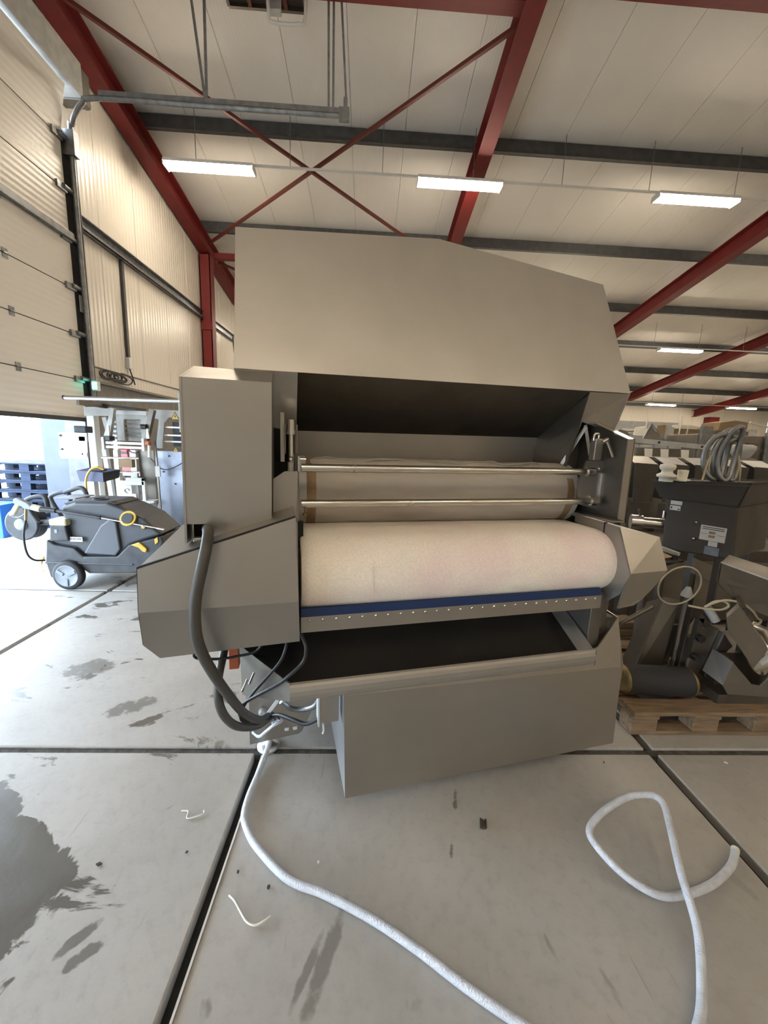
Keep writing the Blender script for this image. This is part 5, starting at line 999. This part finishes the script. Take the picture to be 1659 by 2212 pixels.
for x, z0, z1 in ((6.34, 1.842, 2.26), (6.50, 1.842, 2.10), (5.62, 1.842, 2.22)):
    o = MB().cyl((x, 8.0, z0), (x+0.02, 8.0, z1), 0.013, n=8).build('upright_rod', M['hdpe']); tag(o, 'thin pale upright rod on the far shelf, %s' % {6.34: 'the tallest one', 6.50: 'the short one on the right', 5.62: 'the one on the left by the cone'}[x], 'rod', 'upright rods on the far shelf')
def carton(x0, x1, y0, y1, z0, z1, label, m='cardboard'):
    t = thing('carton', label, 'box', ((x0+x1)/2, (y0+y1)/2, z0))
    a, b, h = (x1-x0)/2, (y1-y0)/2, z1-z0
    MB().box((-a, -b, 0), (a, b, h)).build('body', M[m], t, 0.004); MB().box((-a, -0.012, h), (a, 0.012, h+0.002)).build('tape', M['wood_pale'], t)
carton(6.30, 6.86, 8.05, 8.5, zt, 2.02, 'open brown carton with white contents on the far shelf')
for x in (6.40, 6.62): 
    o = MB().box((x, 8.1, 2.024), (x+0.18, 8.3, 2.10)).build('white_block', M['hdpe'], None, 0.004); tag(o, '%s white block lying on the brown carton on the far shelf' % ('left' if x < 6.5 else 'right'), 'block', 'white blocks on the brown carton')
carton(6.02, 6.27, 8.05, 8.4, zt, 2.05, 'pale carton between the pipe heap and the brown carton', 'paper')
bb = thing('large_carton_bale', 'large flat brown cardboard sheet stack high behind the coil of hose', 'box', (8.0, 8.6, 0))
MB().prism([(-0.30, 0, 2.05), (-0.28, 0, 2.22), (0.05, 0, 2.28), (0.35, 0, 2.25), (0.36, 0, 2.10)], (0, 0.5, 0)).build('carton', M['cardboard'], bb, 0.006)
MB().box((-0.35, 0.0, 0.0), (0.4, 0.6, 2.05)).build('stand', M['steel_dark'], bb)
MB().bar((0.38, -0.02, 2.25), (1.0, -0.02, 2.12), 0.03, 0.04).build('white_rail', M['hdpe'], bb)
fs = thing('far_white_panel', 'long pale panel line behind the pipe heap in the far hall', 'panel', (6.2, 9.4, 0))
MB().box((-1.0, 0, 0.0), (1.2, 0.06, 2.24)).build('panel', M['white_old'], fs, 0.004); MB().box((1.2, 0.0, 0.0), (3.2, 0.06, 2.15)).build('panel', M['white_old'], fs, 0.004)
# dark machines closing the aisle further right and behind
for (x, y, w, d, h, lb) in ((9.6, 8.2, 2.2, 1.4, 2.0, 'dark bulky machine at the right edge beyond the grey machine'), (2.2, 7.2, 2.4, 1.2, 1.5, 'low dark machine hidden behind the end of the large belt machine'), (12.5, 10.5, 3.0, 1.5, 2.1, 'grey machine far right in the hall')):
    t = thing('stored_machine', lb, 'machine', (x, y, 0))
    MB().box((0, 0, 0.15), (w, d, h)).build('body', M['steel_v'], t, 0.02)
    for a, b in ((0.05, 0.05), (w-0.15, 0.05), (0.05, d-0.15), (w-0.15, d-0.15)): MB().box((a, b, 0), (a+0.1, b+0.1, 0.16)).build('leg', M['steel_dark'], t)
    MB().box((0.2, -0.02, 0.5), (w-0.2, 0, h-0.2)).build('door', M['steel_dark'], t, 0.005)
t = thing('machine_base', 'dark low machine base in the shade behind the hopper box', 'machine', (2.3, 3.15, 0))
MB().box((0, 0, 0.08), (1.5, 0.7, 0.72)).build('body', M['hopper'], t, 0.01)
for a, b in ((0.05, 0.05), (1.35, 0.05), (0.05, 0.55), (1.35, 0.55)): MB().box((a, b, 0), (a+0.1, b+0.1, 0.09)).build('leg', M['steel_dark'], t)
for k in range(3): MB().box((0.1+0.45*k, -0.01, 0.2), (0.5+0.45*k, 0, 0.62)).build('cover', M['steel_dark'], t, 0.004)
def shelf_bit(name, pts, off, m, label, cat):
    tag(MB().prism(pts, off).build(name, M[m]), label, cat)
shelf_bit('bent_sheet', [(5.35, 7.93, 1.845), (5.75, 7.93, 1.845), (5.62, 8.0, 2.03), (5.42, 8.0, 2.0)], (0, 0.02, 0.01), 'hdpe', 'pale bent sheet leaning before the pipe heap on the far shelf', 'sheet')
shelf_bit('brown_board', [(5.82, 7.94, 1.845), (6.0, 7.94, 1.845), (6.03, 7.98, 2.08), (5.86, 7.98, 2.06)], (0, 0.02, 0), 'cardboard', 'upright brown board between pipes and cartons on the far shelf', 'board')
shelf_bit('steel_tray', [(6.95, 7.98, 1.845), (7.35, 7.98, 1.845), (7.38, 7.98, 1.93), (6.92, 7.98, 1.93)], (0, 0.4, 0), 'steel_mid', 'shallow steel tray right of the brown carton on the far shelf', 'tray')
shelf_bit('dark_offcut', [(5.0, 7.93, 1.845), (5.28, 7.93, 1.845), (5.2, 7.95, 1.93), (5.05, 7.95, 1.95)], (0, 0.02, 0), 'steel_dark', 'dark sheet offcut at the left end of the far shelf', 'sheet')
m = MB()
for q in range(4): m.tube([(6.15+0.05*q+0.1*math.cos(a), 7.86-0.01*q, 1.72+0.09*math.sin(a)) for a in [k2*math.pi/5 for k2 in range(10)]], 0.008, 6, 4, True)
tag(m.build('hanging_cable', M['black']), 'black cable coil hanging on the front of the far shelf', 'cable')
# ------------------------------------------------------------------ hose, litter on the floor
hz_ = 0.017
P = [(-0.40, 1.78, 0.26), (-0.43, 1.76, 0.13), (-0.45, 1.70, 0.035), (-0.46, 1.58, hz_), (-0.468, 1.46, hz_), (-0.462, 1.375, hz_), (-0.436, 1.32, hz_), (-0.375, 1.245, hz_), (-0.24, 1.135, hz_), (-0.105, 1.085, hz_), (0.05, 1.015, hz_), (0.19, 0.935, hz_), (0.31, 0.855, hz_), (0.42, 0.79, hz_), (0.53, 0.735, hz_), (0.68, 0.69, hz_), (0.82, 0.70, hz_), (0.93, 0.765, 0.02), (1.005, 0.845, 0.03), (1.075, 0.95, 0.06), (1.12, 1.08, 0.10), (1.193, 1.235, 0.13), (1.222, 1.30, 0.137), (1.216, 1.332, 0.14), (1.186, 1.345, 0.14), (1.10, 1.34, 0.135), (0.97, 1.29, 0.12), (0.885, 1.235, 0.10), (0.885, 1.18, 0.085), (0.94, 1.105, 0.06), (1.03, 1.06, 0.035), (1.13, 1.065, 0.025), (1.265, 1.10, 0.02), (1.385, 1.155, 0.025), (1.45, 1.205, 0.03)]
WH = thing('white_hose', 'long white braided hose running over the floor and looping at lower right', 'hose', (0, 0, 0))
MB().tube(P, 0.0130, 14, 8).build('hose', M['hose_white'], WH)
MB().cyl((1.448, 1.204, 0.030), (1.458, 1.214, 0.031), 0.0138, n=14).build('cut_end', M['hdpe'], WH)
def litter(name, pts, r, m, label, cat='scrap'):
    tag(MB().tube(pts, r, 6, 5).build(name, M[m]), label, cat)
litter('plastic_strip', [(-0.725, 1.405, 0.004), (-0.695, 1.40, 0.006), (-0.688, 1.372, 0.004), (-0.655, 1.378, 0.005), (-0.63, 1.39, 0.005), (-0.634, 1.405, 0.006)], 0.0025, 'hdpe', 'small bent white plastic scrap on the floor left of the slab joint')
for a in (0, 1): pass
litter('plastic_strip', [(-0.425, 1.095, 0.004), (-0.40, 1.075, 0.008), (-0.375, 1.05, 0.005), (-0.345, 1.02, 0.005), (-0.315, 1.01, 0.005), (-0.288, 1.02, 0.007), (-0.272, 1.033, 0.005)], 0.0035, 'hdpe', 'curled white plastic strip on the floor between joint and hose')
m = MB()
m.prism([(0.495, 1.325, 0.002), (0.512, 1.32, 0.002), (0.522, 1.352, 0.002), (0.505, 1.365, 0.002)], (0, 0, 0.008)); m.prism([(0.515, 1.32, 0.002), (0.522, 1.325, 0.002), (0.530, 1.36, 0.002), (0.524, 1.362, 0.002)], (0, 0, 0.006))
tag(m.build('dark_scrap', M['leaf']), 'small dark scrap lying in front of the large machine', 'scrap')
random.seed(11)
for k, (x, y) in enumerate(((-0.42, 1.17), (-0.30, 1.12), (-0.14, 1.20), (1.21, 1.66), (1.84, 1.66), (-0.63, 1.24), (-1.7, 2.45), (-0.92, 1.2))):
    s = random.uniform(0.004, 0.008); a = random.uniform(0, 3)
    o = MB().prism([(x+s*math.cos(a+t)*(1.6 if t in (0, 3.14) else 0.7), y+s*math.sin(a+t), 0.001) for t in (0, 1.2, 2.2, 3.14, 4.4, 5.3)], (0, 0, 0.004)).build('floor_crumb', M['leaf' if k not in (2, 4) else 'hdpe'])
    tag(o, ['dark crumb on the floor just left of the white plastic strip', 'dark crumb on the floor right of the white plastic strip', 'tiny white crumb on the floor above the white hose', 'dark crumb below the right end of the catch hopper', 'tiny white crumb by the joint in front of the pallet', 'dark crumb left of the slab joint', 'dark scrap in the wet patch before the door', 'dark crumb on the left slab'][k], 'crumb')
